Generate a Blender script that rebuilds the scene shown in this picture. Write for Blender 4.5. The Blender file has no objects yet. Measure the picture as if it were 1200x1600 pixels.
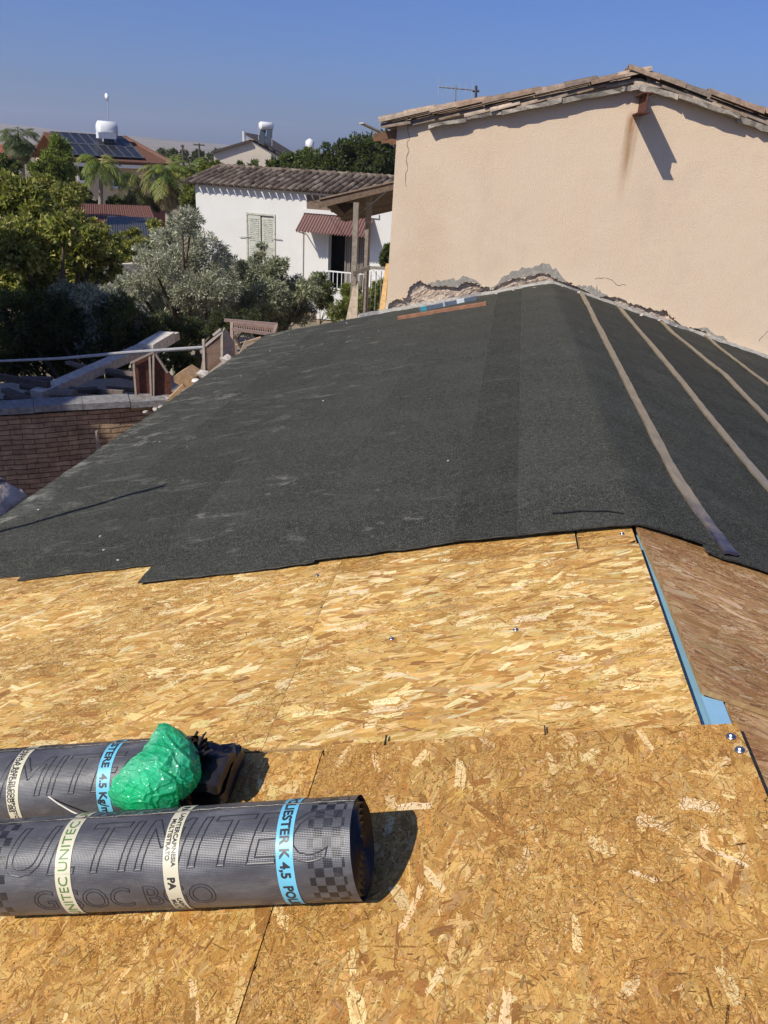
import bpy, math, random
import numpy as np
from mathutils import Vector, Matrix
R = math.radians
scn = bpy.context.scene
col = scn.collection
rng = np.random.default_rng(7)
random.seed(7)

# ---------------------------------------------------------------- camera
PITCH, ROLL, YAW, F = R(24.6), R(3.4), R(7.0), 1200.0
CAM = np.array([-0.71, 0.0, 5.55])
fwd = np.array([-math.sin(YAW)*math.cos(PITCH), math.cos(YAW)*math.cos(PITCH), -math.sin(PITCH)])
rt = np.array([math.cos(YAW), math.sin(YAW), 0.0])
up = np.cross(rt, fwd)
RT = rt*math.cos(ROLL)+up*math.sin(ROLL)
UP = -rt*math.sin(ROLL)+up*math.cos(ROLL)
cd = bpy.data.cameras.new('camera'); cam = bpy.data.objects.new('camera', cd); col.objects.link(cam)
cam.matrix_world = Matrix([[RT[0], UP[0], -fwd[0], CAM[0]], [RT[1], UP[1], -fwd[1], CAM[1]],
                           [RT[2], UP[2], -fwd[2], CAM[2]], [0, 0, 0, 1]])
cd.sensor_fit = 'VERTICAL'; cd.sensor_height = 36.0; cd.lens = 27.0
cd.clip_start = 0.05; cd.clip_end = 20000
scn.camera = cam
scn.render.resolution_x = 768; scn.render.resolution_y = 1024

# ---------------------------------------------------------------- light
SUN_AZ, SUN_EL = R(41), R(42)          # direction the light travels: towards +Y, +X
w = bpy.data.worlds.new('World'); scn.world = w; w.use_nodes = True
nt = w.node_tree; bg = nt.nodes['Background']
sky = nt.nodes.new('ShaderNodeTexSky'); sky.sky_type = 'NISHITA'; sky.sun_disc = False
sky.sun_elevation = SUN_EL; sky.sun_rotation = SUN_AZ + math.pi
sky.air_density = 1.0; sky.dust_density = 1.7; sky.ozone_density = 3.0; sky.altitude = 100
tint = nt.nodes.new('ShaderNodeMix'); tint.data_type = 'RGBA'; tint.blend_type = 'MULTIPLY'; tint.inputs[0].default_value = 1.0
tint.inputs[7].default_value = (.43, .61, 1.10, 1)
nt.links.new(sky.outputs[0], tint.inputs[6]); nt.links.new(tint.outputs[2], bg.inputs[0]); bg.inputs[1].default_value = 0.10
sd = bpy.data.lights.new('sun', 'SUN'); sun = bpy.data.objects.new('sun', sd); col.objects.link(sun)
sd.energy = 5.0; sd.angle = R(0.5); sd.color = (1.0, 0.935, 0.82)
SD = Vector((math.sin(SUN_AZ)*math.cos(SUN_EL), math.cos(SUN_AZ)*math.cos(SUN_EL), -math.sin(SUN_EL)))
sun.rotation_euler = SD.to_track_quat('-Z', 'Y').to_euler()
scn.view_settings.view_transform = 'Standard'; scn.view_settings.look = 'None'
scn.view_settings.exposure = 0.06; scn.view_settings.gamma = 1.0

# ---------------------------------------------------------------- picture -> world planes
def ray(px, py): return (px-600)/F*RT-(py-800)/F*UP+fwd
def on(n, k, px, py):
    n = np.array(n, float); d = ray(px, py); return CAM+(k-n@CAM)/(n@d)*d
def aty(px, py, y): return on((0, 1, 0), y, px, py)
def atz(px, py, z): return on((0, 0, 1), z, px, py)
def at(px, py, d):
    r = ray(px, py); return CAM+r/np.hypot(r[0], r[1])*d
T = 0.25
RZ = 4.2
def LP(px, py, k=0.0): return on((-T, 0, 1), RZ+k, px, py)
def RP(px, py, k=0.0): return on((T, 0, 1), RZ+k, px, py)
def roof(x): return RZ-T*abs(x)
W = 10.46

# ---------------------------------------------------------------- node helpers
class NT:
    def __init__(s, name):
        s.m = bpy.data.materials.new(name); s.m.use_nodes = True
        s.t = s.m.node_tree; s.b = s.t.nodes['Principled BSDF']; s.out = s.t.nodes['Material Output']
        s.tc = s.t.nodes.new('ShaderNodeTexCoord')
    def n(s, k, **kw):
        o = s.t.nodes.new(k)
        for a, b in kw.items(): setattr(o, a, b)
        return o
    def l(s, a, b): s.t.links.new(a, b)
    def put(s, sock, v):
        if isinstance(v, bpy.types.NodeSocket): s.l(v, sock)
        elif isinstance(v, (tuple, list)) and len(v) == 3 and sock.type == 'RGBA': sock.default_value = (*v, 1)
        else: sock.default_value = v
    def coord(s, kind='Object', scale=(1, 1, 1), rot=(0, 0, 0), src=None):
        mp = s.n('ShaderNodeMapping'); mp.inputs['Scale'].default_value = scale; mp.inputs['Rotation'].default_value = rot
        s.l(src if src else s.tc.outputs[kind], mp.inputs[0]); return mp.outputs[0]
    def noise(s, scale, detail=4, rough=.55, vec=None, dist=0.0):
        o = s.n('ShaderNodeTexNoise'); o.inputs['Scale'].default_value = scale; o.inputs['Detail'].default_value = detail
        o.inputs['Roughness'].default_value = rough; o.inputs['Distortion'].default_value = dist
        s.l(vec if vec else s.tc.outputs['Object'], o.inputs['Vector']); return o.outputs['Fac']
    def vor(s, scale, vec=None, feature='F1', out='Distance', rand=1.0):
        o = s.n('ShaderNodeTexVoronoi', feature=feature); o.inputs['Scale'].default_value = scale
        o.inputs['Randomness'].default_value = rand
        s.l(vec if vec else s.tc.outputs['Object'], o.inputs['Vector']); return o.outputs[out]
    def ramp(s, fac, stops):
        o = s.n('ShaderNodeValToRGB'); e = o.color_ramp.elements
        while len(e) < len(stops): e.new(0.5)
        for i, (p, c) in enumerate(stops):
            e[i].position = p; e[i].color = (*c, 1) if isinstance(c, tuple) else (c, c, c, 1)
        s.l(fac, o.inputs[0]); return o.outputs[0]
    def mix(s, fac, a, b, mode='MIX'):
        o = s.n('ShaderNodeMix', data_type='RGBA', blend_type=mode)
        s.put(o.inputs[0], fac); s.put(o.inputs[6], a); s.put(o.inputs[7], b); return o.outputs[2]
    def math(s, op, a, b=0.0, c=0.0, clamp=False):
        o = s.n('ShaderNodeMath', operation=op, use_clamp=clamp)
        s.put(o.inputs[0], a); s.put(o.inputs[1], b)
        if len(o.inputs) > 2: s.put(o.inputs[2], c)
        return o.outputs[0]
    def bump(s, h, strength=.3, dist=.01, prev=None):
        o = s.n('ShaderNodeBump'); o.inputs['Strength'].default_value = strength; o.inputs['Distance'].default_value = dist
        s.l(h, o.inputs['Height'])
        if prev: s.l(prev, o.inputs['Normal'])
        return o.outputs[0]
    def attr(s, name, out='Color'):
        return s.n('ShaderNodeAttribute', attribute_name=name).outputs[out]
    def done(s, base=None, rough=None, normal=None, spec=None, metal=None):
        for k, v in (('Base Color', base), ('Roughness', rough), ('Normal', normal), ('Specular IOR Level', spec), ('Metallic', metal)):
            if v is not None: s.put(s.b.inputs[k], v)
        return s.m

def simple(name, c1, c2=None, scale=3.0, rough=.8, spec=.3, bs=40, bstr=.25, bdist=.005, metal=0.0, c3=None):
    n = NT(name)
    c2 = c2 or tuple(x*.7 for x in c1)
    a = n.ramp(n.noise(scale, 6, .65), [(.32, c1), (.68, c2)])
    if c3: a = n.mix(n.ramp(n.noise(scale*2.7, 5, .7), [(.5, 0.0), (.68, 1.0)]), a, c3)
    return n.done(a, rough, n.bump(n.noise(bs, 5, .6), bstr, bdist), spec, metal)
def attrmat(name, rough=.8, spec=.3, nscale=12, namt=.35, bs=60, bstr=.3, bdist=.004, metal=0.0):
    n = NT(name)
    f = n.ramp(n.noise(nscale, 6, .65), [(.3, 1.0-namt), (.7, 1.0+namt*.4)])
    a = n.mix(1.0, n.attr('col'), f, 'MULTIPLY')
    return n.done(a, rough, n.bump(n.noise(bs, 5, .6), bstr, bdist), spec, metal)
def leafmat(name, trans=.3, gloss=.35):
    n = NT(name); c = n.attr('col')
    t = n.n('ShaderNodeBsdfTranslucent'); n.l(n.mix(.4, c, (.40, .48, .05)) if trans > .2 else c, t.inputs[0])
    mx = n.n('ShaderNodeMixShader'); mx.inputs[0].default_value = trans
    n.done(c, .55, None, gloss)
    n.l(n.b.outputs[0], mx.inputs[1]); n.l(t.outputs[0], mx.inputs[2]); n.l(mx.outputs[0], n.out.inputs[0])
    return n.m

# ---------------------------------------------------------------- mesh helpers
class MB:
    def __init__(s): s.v = []; s.f = []; s.c = []
    def add(s, vs, fs, c=None):
        o = len(s.v); s.v.extend([tuple(map(float, p)) for p in vs])
        s.f.extend([tuple(i+o for i in f) for f in fs]); s.c.extend([c or (.5, .5, .5)]*len(fs)); return s
    def frame(s, o, ax, ay, az, sx, sy, sz, c=None):          # box centred at o with axes
        o, ax, ay, az = [np.array(q, float) for q in (o, ax, ay, az)]
        vs = [o+ax*sx*i/2+ay*sy*j/2+az*sz*k/2 for i in (-1, 1) for j in (-1, 1) for k in (-1, 1)]
        return s.add(vs, [(0, 1, 3, 2), (4, 6, 7, 5), (0, 4, 5, 1), (2, 3, 7, 6), (0, 2, 6, 4), (1, 5, 7, 3)], c)
    def box(s, lo, hi, c=None):
        lo, hi = np.array(lo, float), np.array(hi, float); d = hi-lo
        return s.frame((lo+hi)/2, (1, 0, 0), (0, 1, 0), (0, 0, 1), *d, c=c)
    def bar(s, a, b, w_, h_, c=None, upv=(0, 0, 1)):           # rectangular bar a->b
        a, b = np.array(a, float), np.array(b, float); d = b-a; L = np.linalg.norm(d); d /= L
        x = np.cross(d, upv)
        if np.linalg.norm(x) < 1e-4: x = np.array([1., 0, 0])
        x /= np.linalg.norm(x); z = np.cross(x, d)
        return s.frame((a+b)/2, d, x, z, L, w_, h_, c)
    def tube(s, pts, rad, n=8, c=None, cap=True):
        pts = [np.array(p, float) for p in pts]
        rad = rad if isinstance(rad, (list, tuple)) else [rad]*len(pts)
        vs = []; fs = []; m = len(pts); prev = None
        for i, p in enumerate(pts):
            d = pts[min(i+1, m-1)]-pts[max(i-1, 0)]; d = d/(np.linalg.norm(d)+1e-9)
            if prev is None:
                x = np.cross(d, (0, 0, 1)); 
                if np.linalg.norm(x) < 1e-3: x = np.array([1., 0, 0])
            else: x = prev-d*(prev@d)
            x = x/np.linalg.norm(x); prev = x; y = np.cross(d, x)
            for k in range(n):
                a = 2*math.pi*k/n; vs.append(p+(x*math.cos(a)+y*math.sin(a))*rad[i])
        for i in range(m-1):
            for k in range(n):
                fs.append((i*n+k, i*n+(k+1) % n, (i+1)*n+(k+1) % n, (i+1)*n+k))
        if cap: fs.append(tuple(range(n))[::-1]); fs.append(tuple((m-1)*n+k for k in range(n)))
        return s.add(vs, fs, c)
    def grid(s, P, c=None, flip=False, colf=None):             # P[i][j] points
        P = np.array(P); a, b = P.shape[:2]; o = len(s.v)
        s.v.extend(map(tuple, P.reshape(-1, 3).tolist()))
        for i in range(a-1):
            for j in range(b-1):
                q = (o+i*b+j, o+(i+1)*b+j, o+(i+1)*b+j+1, o+i*b+j+1)
                s.f.append(q[::-1] if flip else q); s.c.append(colf(i, j) if colf else (c or (.5, .5, .5)))
        return s
    def prism(s, outline, n, th, c=None):                      # flat outline (3-D points), thickness along n
        o = [np.array(p, float) for p in outline]; n = np.array(n, float)*th; m = len(o)
        from mathutils.geometry import tessellate_polygon
        tri = tessellate_polygon([[Vector(p) for p in o]])
        vs = o+[p+n for p in o]; fs = [tuple(t) for t in tri]+[tuple(i+m for i in t[::-1]) for t in tri]
        fs += [(i, (i+1) % m, (i+1) % m+m, i+m) for i in range(m)]
        return s.add(vs, fs, c)

def wloc(o):
    v = Vector((0, 0, 0))
    while o is not None: v += o.location; o = o.parent
    return v
def mk(name, vs, fs, mat, parent=None, smooth=False, cols=None, recalc=False, loc=None):
    me = bpy.data.meshes.new(name)
    off = np.array(wloc(parent)) if parent else np.zeros(3)
    vs = np.array(vs, float).reshape(-1, 3)
    if loc is None and parent is None and len(vs): loc = (*((vs.min(0)+vs.max(0))/2)[:2], vs[:, 2].min())
    if loc is None: loc = (0, 0, 0)
    vs = vs-off-np.array(loc)
    if isinstance(fs, np.ndarray):
        k = fs.shape[1]; nf = len(fs)
        me.vertices.add(len(vs)); me.vertices.foreach_set('co', vs.ravel())
        me.loops.add(nf*k); me.loops.foreach_set('vertex_index', fs.ravel().astype(np.int32))
        me.polygons.add(nf); me.polygons.foreach_set('loop_start', np.arange(0, nf*k, k, dtype=np.int32))
        me.update(calc_edges=True)
    else: me.from_pydata(vs.tolist(), [], fs)
    if recalc:
        import bmesh
        bm = bmesh.new(); bm.from_mesh(me); bmesh.ops.recalc_face_normals(bm, faces=bm.faces); bm.to_mesh(me); bm.free()
    if cols is not None:
        a = me.attributes.new('col', 'FLOAT_COLOR', 'FACE')
        c = np.ones((len(me.polygons), 4)); c[:, :3] = np.array(cols)[:, :3]; a.data.foreach_set('color', c.ravel())
    if smooth: me.polygons.foreach_set('use_smooth', [True]*len(me.polygons))
    me.materials.append(mat)
    o = bpy.data.objects.new(name, me); col.objects.link(o); o.parent = parent; o.location = loc
    return o
def obj(name, mb, mat, parent=None, smooth=False, recalc=True):
    return mk(name, mb.v, mb.f, mat, parent, smooth, mb.c, recalc)
def tag(o, label=None, cat=None, group=None, kind=None):
    if label: o['label'] = label
    if cat: o['category'] = cat
    if group: o['group'] = group
    if kind: o['kind'] = kind
    return o
def thing(name, label, cat, loc=(0, 0, 0), group=None):
    o = bpy.data.objects.new(name, None); col.objects.link(o); o.location = [float(q) for q in loc]; o.empty_display_size = .2
    return tag(o, label, cat, group)

ORD = ['leftmost', 'second', 'third', 'fourth', 'fifth', 'sixth', 'seventh', 'eighth', 'ninth', 'tenth', 'eleventh', 'twelfth', 'thirteenth', 'fourteenth', 'fifteenth', 'sixteenth', 'seventeenth', 'eighteenth', 'nineteenth', 'twentieth']
def nth(i, what, where): return ('%s %s %s' % (ORD[i], what, where)) if i == 0 else ('%s %s from the left %s' % (ORD[i], what, where))
# value noise for geometry
_tab = np.random.default_rng(3).random((256, 256))
def vn(x, y):
    x = np.asarray(x, float); y = np.asarray(y, float); xi = np.floor(x).astype(int); yi = np.floor(y).astype(int)
    fx = x-xi; fy = y-yi; fx = fx*fx*(3-2*fx); fy = fy*fy*(3-2*fy)
    g = lambda a, b: _tab[a % 256, b % 256]
    return (g(xi, yi)*(1-fx)+g(xi+1, yi)*fx)*(1-fy)+(g(xi, yi+1)*(1-fx)+g(xi+1, yi+1)*fx)*fy-.5
def fbm(x, y, o=4):
    r = 0; a = 1.0
    for i in range(o): r = r+a*vn(x*2**i+17*i, y*2**i+5*i); a *= .5
    return r

# ================================================================ SETTING
def m_ground():
    n = NT('dry_ground')
    a = n.ramp(n.noise(.35, 8, .65), [(.3, (.22, .17, .11)), (.5, (.28, .22, .15)), (.72, (.10, .11, .05))])
    return n.done(a, .95, n.bump(n.noise(6, 6), .5, .05), .1)
gx = np.concatenate([-np.geomspace(3600, 20, 30), np.linspace(-18, 18, 19), np.geomspace(20, 3600, 30)])
G = MB(); gy = np.concatenate([[-60., -20], np.linspace(-10, 60, 36), np.geomspace(65, 3600, 24)])
P = [[(x, y, (-0.12*(1-min(1, 0)))*0+.15*float(vn(x*.13, y*.13)) if abs(x) < 200 and y < 200 else 0.0) for y in gy] for x in gx]
o = obj('ground', G.grid(P, flip=True), m_ground(), recalc=False, smooth=True); tag(o, kind='structure')
# hills
nh = NT('hill_scrub'); hc = nh.ramp(nh.noise(.006, 8, .7), [(.3, (.36, .29, .22)), (.5, (.27, .22, .16)), (.7, (.14, .14, .09))])
m_hill = nh.done(hc, 1.0, None, 0.0)
def hills(d0, d1, az0, az1, hf):
    P = []
    for a in np.linspace(R(az0), R(az1), 160):
        r_ = []
        for t in np.linspace(0, 1, 24):
            d = d0+(d1-d0)*t; x = math.sin(a)*d; y = math.cos(a)*d
            h = hf(math.degrees(a))*math.sin(min(1, t*1.25)*math.pi/2)*(1 if t < .8 else 1-(t-.8)*2)
            h *= 1+.25*float(fbm(x*.003, y*.003)); r_.append((x, y, h-3+4*float(vn(x*.02, y*.02))))
        P.append(r_)
    return P
def hf1(a):   # height profile by azimuth (deg from +Y)
    return float(np.interp(a, [-80, -34, -30, -25, -18, -10, 0, 40], [50, 46, 38, 30, 22, 15, 14, 20]))
tag(obj('hills', MB().grid(hills(1500, 3000, -80, 60, hf1)), m_hill, recalc=False, smooth=True), kind='structure')

# ================================================================ MATERIALS
def m_osb(name, k=1.0):
    n = NT(name)
    v = n.n('ShaderNodeAttribute', attribute_name='fuv').outputs['Vector']
    g1 = n.noise(1, 5, .65, n.coord(scale=(14, 260, 1), src=v), .3)
    g2 = n.noise(1, 4, .6, n.coord(scale=(60, 900, 1), src=v))
    f = n.ramp(g1, [(.28, .62), (.5, 1.0), (.75, 1.16)])
    f2 = n.ramp(g2, [(.3, .82), (.6, 1.06)])
    a = n.mix(1.0, n.attr('col'), f, 'MULTIPLY'); a = n.mix(1.0, a, f2, 'MULTIPLY')
    sp = n.ramp(n.vor(140), [(.05, 1.0), (.16, 0.0)])
    sp = n.math('MULTIPLY', sp, n.ramp(n.noise(25, 3), [(.52, 0.0), (.6, .75)]))
    a = n.mix(sp, a, (.10, .05, .02))
    a = n.mix(1.0, a, n.ramp(n.noise(2.6, 5, .65), [(.3, .84*k), (.7, 1.10*k)]), 'MULTIPLY')
    a = n.mix(n.ramp(n.noise(5, 4, .6, n.coord(rot=(0, 0, 1))), [(.5, 0.0), (.7, .35)]), a, n.mix(1.0, a, (.72, .52, .36), 'MULTIPLY'))
    return n.done(a, .62, n.bump(g1, .25, .0015), .25)
M_OSB = m_osb('osb_strands')
_n = NT('pale_strand'); _g = _n.noise(1, 5, .65, _n.coord(scale=(22, 160, 1)), .3)
M_PALE = _n.done(_n.mix(_n.ramp(_n.vor(120), [(.1, .8), (.2, 0.0)]), _n.ramp(_g, [(.3, (.64, .46, .25)), (.6, (.82, .64, .38))]), (.45, .27, .12)), .6, None, .25)
M_OSBE = simple('osb_edge', (.5, .33, .15), (.3, .18, .08), 30, .85, .2, 120, .4, .002)
M_FOAM = simple('blue_foam', (.30, .52, .66), (.24, .44, .58), 6, .7, .3, 300, .1, .001)
M_SCREW = simple('zinc_screw', (.55, .57, .6), (.35, .37, .42), 40, .35, .5, 100, .1, .001, 1.0)
M_DARKGAP = simple('dark_slot', (.03, .022, .015), (.015, .01, .008), 20)

def m_membrane():
    n = NT('mineral_felt')
    o = n.tc.outputs['Object']
    gr = n.noise(210, 3, .8)
    a = n.ramp(gr, [(.36, (.006, .006, .0048)), (.5, (.034, .0345, .028)), (.64, (.150, .15, .124))])
    big = n.noise(1, 5, .6, n.coord(scale=(.9, 2.2, 1)))
    a = n.mix(n.ramp(big, [(.42, 0.0), (.75, .5)]), a, (.075, .076, .068))
    wp = n.n('ShaderNodeNewGeometry').outputs['Position']
    sx = n.n('ShaderNodeSeparateXYZ'); n.l(wp, sx.inputs[0])
    # dusty scuffs stretched across the slope, heavier towards the eave
    dirt = n.noise(1, 6, .7, n.coord(scale=(2.6, 7.0, 1), rot=(0, 0, .25), src=wp), .9)
    left = n.math('MULTIPLY_ADD', sx.outputs[0], -.038, -.085)
    dm = n.ramp(n.math('ADD', dirt, left), [(.57, 0.0), (.78, .6)])
    a = n.mix(dm, a, (.21, .21, .18))
    pat = n.noise(1, 5, .75, n.coord(scale=(6, 9, 1), rot=(0, 0, -.35), src=wp), .5)
    msk = n.ramp(n.noise(1.7, 2, .5, wp), [(.5, 0.0), (.62, 1.0)])
    dm2 = n.math('MULTIPLY', n.ramp(n.math('ADD', pat, left), [(.56, 0.0), (.72, .6)]), msk)
    a = n.mix(dm2, a, (.30, .29, .24))
    oi = n.n('ShaderNodeObjectInfo').outputs['Random']
    a = n.mix(1.0, a, n.ramp(oi, [(0.0, .90), (1.0, 1.14)]), 'MULTIPLY')
    fine = n.ramp(n.noise(38, 4, .7), [(.35, .72), (.65, 1.2)])
    a = n.mix(1.0, a, fine, 'MULTIPLY')
    b = n.bump(gr, .55, .004); b = n.bump(n.noise(9, 4), .25, .02, b)
    return n.done(a, .95, b, .08)
M_MEM = m_membrane()
def m_strip():
    n = NT('selvage_film')
    v = n.n('ShaderNodeNewGeometry').outputs['Position']
    a = n.ramp(n.noise(1, 5, .6, n.coord(scale=(30, 6, 1), src=v)), [(.3, (.31, .25, .165)), (.7, (.195, .16, .11))])
    sy = n.n('ShaderNodeSeparateXYZ'); n.l(v, sy.inputs[0])
    # lower ends were scorched by the torch
    f = n.math('ADD', n.math('MULTIPLY', sy.outputs[1], -.55), n.math('MULTIPLY', n.noise(1, 4, .6, n.coord(scale=(5, 4, 1), src=v)), 1.2))
    f = n.ramp(n.math('ADD', f, 2.05), [(.70, 0.0), (1.0, 1.0)])
    a = n.mix(f, a, (.045, .042, .075))
    return n.done(a, .42, n.bump(n.noise(1, 4, .6, n.coord(scale=(8, 45, 1), src=v)), .6, .006), .5)
M_STRIP = m_strip()
M_BITUMEN = simple('bitumen', (.016, .014, .015), (.032, .027, .026), 12, .38, .5, 90, .35, .003)

def m_plaster():
    n = NT('peach_render')
    a = n.ramp(n.noise(.55, 7, .6), [(.3, (.73, .56, .395)), (.5, (.76, .60, .43)), (.72, (.67, .505, .35))])
    # vertical weathering
    a = n.mix(n.ramp(n.noise(1, 5, .6, n.coord(scale=(2.2, 2.2, .35))), [(.5, 0.0), (.8, .35)]), a, (.72, .60, .45))
    g = n.n('ShaderNodeNewGeometry'); s = n.n('ShaderNodeSeparateXYZ'); n.l(g.outputs['Position'], s.inputs[0])
    # rust run below the steel beam
    ns = n.noise(1, 5, .65, n.coord(scale=(16, 16, 2.2), src=g.outputs['Position']))
    dx = n.math('ABSOLUTE', n.math('SUBTRACT', s.outputs[0], n.math('MULTIPLY_ADD', ns, .09, RUSTX-.045)))
    dx = n.ramp(dx, [(.0, 1.0), (.085, 0.0)])
    dz = n.ramp(n.math('SUBTRACT', s.outputs[2], 5.15), [(0.0, 0.0), (.35, .28), (.85, 1.0), (.99, 1.0), (1.0, 1.0)])
    top = n.ramp(n.math('SUBTRACT', s.outputs[2], 5.62), [(.52, 1.0), (.62, 0.0)])
    rf = n.math('MULTIPLY', n.math('MULTIPLY', dx, dz), n.math('MULTIPLY', top, n.ramp(ns, [(.2, .5), (.6, 1.3)])), clamp=True)
    a = n.mix(rf, a, (.30, .13, .035))
    gx_ = n.noise(70, 6, .8); gv = n.vor(95, None, 'SMOOTH_F1')
    b = n.bump(gx_, .9, .012); b = n.bump(gv, .3, .005, b); b = n.bump(n.noise(3.5, 4), .3, .02, b)
    a = n.mix(1.0, a, n.ramp(gx_, [(.3, .88), (.6, 1.04)]), 'MULTIPLY')
    a = n.mix(n.ramp(n.noise(1, 6, .7, n.coord(scale=(.9, .9, .5))), [(.52, 0.0), (.7, .4)]), a, (.56, .44, .33))
    a = n.mix(n.ramp(n.vor(7), [(.012, .55), (.03, 0.0)]), a, (.30, .23, .16))
    return n.done(a, .95, b, .08)
RUSTX = .68
M_PLAST = m_plaster()
M_CEM = simple('grey_cement', (.33, .31, .27), (.24, .22, .19), 9, .95, .1, 60, .7, .01, c3=(.48, .42, .34))
M_RUB = simple('mud_rubble', (.56, .44, .34), (.34, .25, .185), 11, .95, .1, 40, .9, .02, c3=(.68, .60, .50))
M_WHPL = simple('white_limewash', (.66, .65, .605), (.615, .60, .555), .9, .95, .1, 14, .3, .01)
M_BROWNPL = simple('brown_mud_plaster', (.22, .165, .12), (.15, .11, .08), 3, .95, .1, 20, .4, .01)
M_YEL = simple('yellow_render', (.78, .60, .36), (.70, .53, .32), 1.0, .9, .1, 20, .2, .01)
M_REDB = simple('reddish_base_render', (.27, .12, .085), (.20, .09, .065), 1.0, .9, .1)
M_CREAM = simple('cream_render', (.66, .58, .46), (.58, .50, .40), 1.0, .9, .1)
M_TILE = attrmat('clay_tile', .9, .15, 14, .45)
M_WOOD = attrmat('weathered_wood', .85, .2, 16, .4, 70, .5, .004)
M_METAL = attrmat('painted_metal', .5, .5, 20, .25, 60, .1, .002)
M_RUST = simple('rusty_steel', (.13, .045, .03), (.06, .025, .02), 14, .85, .3, 60, .5, .003, c3=(.20, .075, .035))
M_GREENW = simple('flaked_green_paint', (.46, .475, .40), (.56, .555, .48), 6, .85, .2, 40, .4, .004, c3=(.25, .24, .17))
M_WHITE = simple('white_paint', (.78, .78, .76), (.66, .66, .64), 4, .5, .4)
M_GLASS = simple('dark_glass', (.02, .025, .03), (.03, .035, .04), 4, .12, .6, 10, .02, .001)
M_BLACK = simple('interior_shade', (.012, .010, .009), (.02, .017, .015), 4)
M_STONE = attrmat('grey_stone', .95, .1, 18, .45, 50, .8, .008)
M_LEAF = leafmat('leaf', .38)
M_OLEAF = leafmat('olive_leaf', .2, .35)
M_BARK = simple('bark', (.14, .105, .075), (.08, .06, .045), 9, .95, .1, 30, .9, .02)
M_PBARK = simple('palm_bark', (.38, .34, .27), (.24, .2, .15), 7, .95, .1, 25, .6, .02)

# ================================================================ HOUSE WHOSE ROOF THIS IS
house = thing('house', 'low house under the dark felted roof in the foreground', 'house', (0, 4, 0))
b = MB(); b.box((-3.45, -3.0, 0), (3.3, W-.05, 3.1))
obj('wall', b, M_RUB, house)
b = MB(); zt = -.075
b.prism([(-3.70, -3.2, roof(3.70)+zt), (0, -3.2, RZ+zt), (3.7, -3.2, roof(3.7)+zt), (3.7, -3.2, roof(3.7)+zt-.1), (0, -3.2, RZ+zt-.1), (-3.7, -3.2, roof(3.7)+zt-.1)], (0, 1, 0), W+3.2-.02)
obj('roof_deck', b, simple('deck_wood', (.25, .16, .09), (.17, .11, .06), 5), house)
b = MB(); b.bar((-3.72, -3.2, roof(3.72)-.09), (-3.72, W+.25, roof(3.72)-.09), .025, .14, (.4, .26, .14)); obj('eave_board', b, M_WOOD, house)

# ---------------------------------------------------------------- OSB
PAL_GOLD = np.array([(.72, .475, .18), (.60, .355, .11), (.80, .58, .27), (.50, .27, .08), (.66, .41, .145), (.38, .19, .06), (.88, .70, .40), (.56, .35, .16)])
PAL_GOLD = PAL_GOLD*np.array((.98, .96, .84)); PAL_AMB = PAL_GOLD*np.array((.90, .85, .80))
WGA = np.array([.2, .2, .08, .17, .17, .08, .015, .085]); WG = np.array([.2, .19, .17, .13, .13, .07, .05, .06])
PAL_SHADED = np.array([(.50, .29, .12), (.42, .225, .085), (.56, .355, .17), (.36, .18, .065), (.46, .26, .10), (.28, .13, .05), (.64, .45, .25), (.40, .215, .105)])  # strand colours darkened and browned for the slope turned from the sun
def flakes(n, xr, yr, Lr, Wr, ang, sp, pal, pw, seed, zl, zh, clampx=None, dens=None, hexa=True, dark=0.0, flat=0.0):
    g = np.random.default_rng(seed)
    x = g.uniform(xr[0], xr[1], n); y = g.uniform(yr[0], yr[1], n)
    if dens is not None:
        k = g.random(n) < dens(x, y); x, y = x[k], y[k]; n = len(x)
    L = Lr[0]+(Lr[1]-Lr[0])*g.random(n)**2.0; Wd = Wr[0]+(Wr[1]-Wr[0])*g.random(n)**2.2
    th = R(ang)+g.normal(0, R(sp), n); ct, st = np.cos(th), np.sin(th)
    if hexa: base = np.array([(-.44, -.46), (-.1, -.5), (.3, -.47), (.46, -.3), (.40, -.05), (.5, .12), (.43, .44), (.05, .5), (-.36, .47), (-.5, .2), (-.42, -.08)])
    else: base = np.array([(-.5, -.3), (.4, -.5), (.5, .3), (-.4, .5)])
    k = len(base)
    u = base[None, :, 0]*L[:, None]*(1+g.uniform(-.2, .25, (n, k))); v = base[None, :, 1]*Wd[:, None]*(1+g.uniform(-.45, .25, (n, k)))
    X = x[:, None]+u*ct[:, None]-v*st[:, None]; Y = y[:, None]+u*st[:, None]+v*ct[:, None]
    lo = xr[0] if clampx is None else clampx[0](Y); hi = xr[1] if clampx is None else clampx[1](Y)
    Y = np.clip(Y, yr[0], yr[1]); X = np.clip(X, lo, hi)
    Z = np.repeat(g.uniform(zl, zh, n)[:, None], k, 1)+g.uniform(-.00008, .00008, (n, k))
    ci = g.choice(len(pal), n, p=pw/pw.sum()); c = pal[ci]*(1-flat)+pal.mean(0)*flat; c = c*g.uniform(.84, 1.12, (n, 1))*g.normal(1, .03, (n, 3))
    if dark > 0: q = g.random(n) < dark; c[q] *= g.uniform(.38, .75, (q.sum(), 1))
    uo = g.uniform(0, 50, (n, 1)); UV = np.stack([u+uo, v+g.uniform(0, 50, (n, 1)), np.zeros_like(u)], -1)
    return X.ravel(), Y.ravel(), Z.ravel(), UV.reshape(-1, 3), c, k
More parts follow.
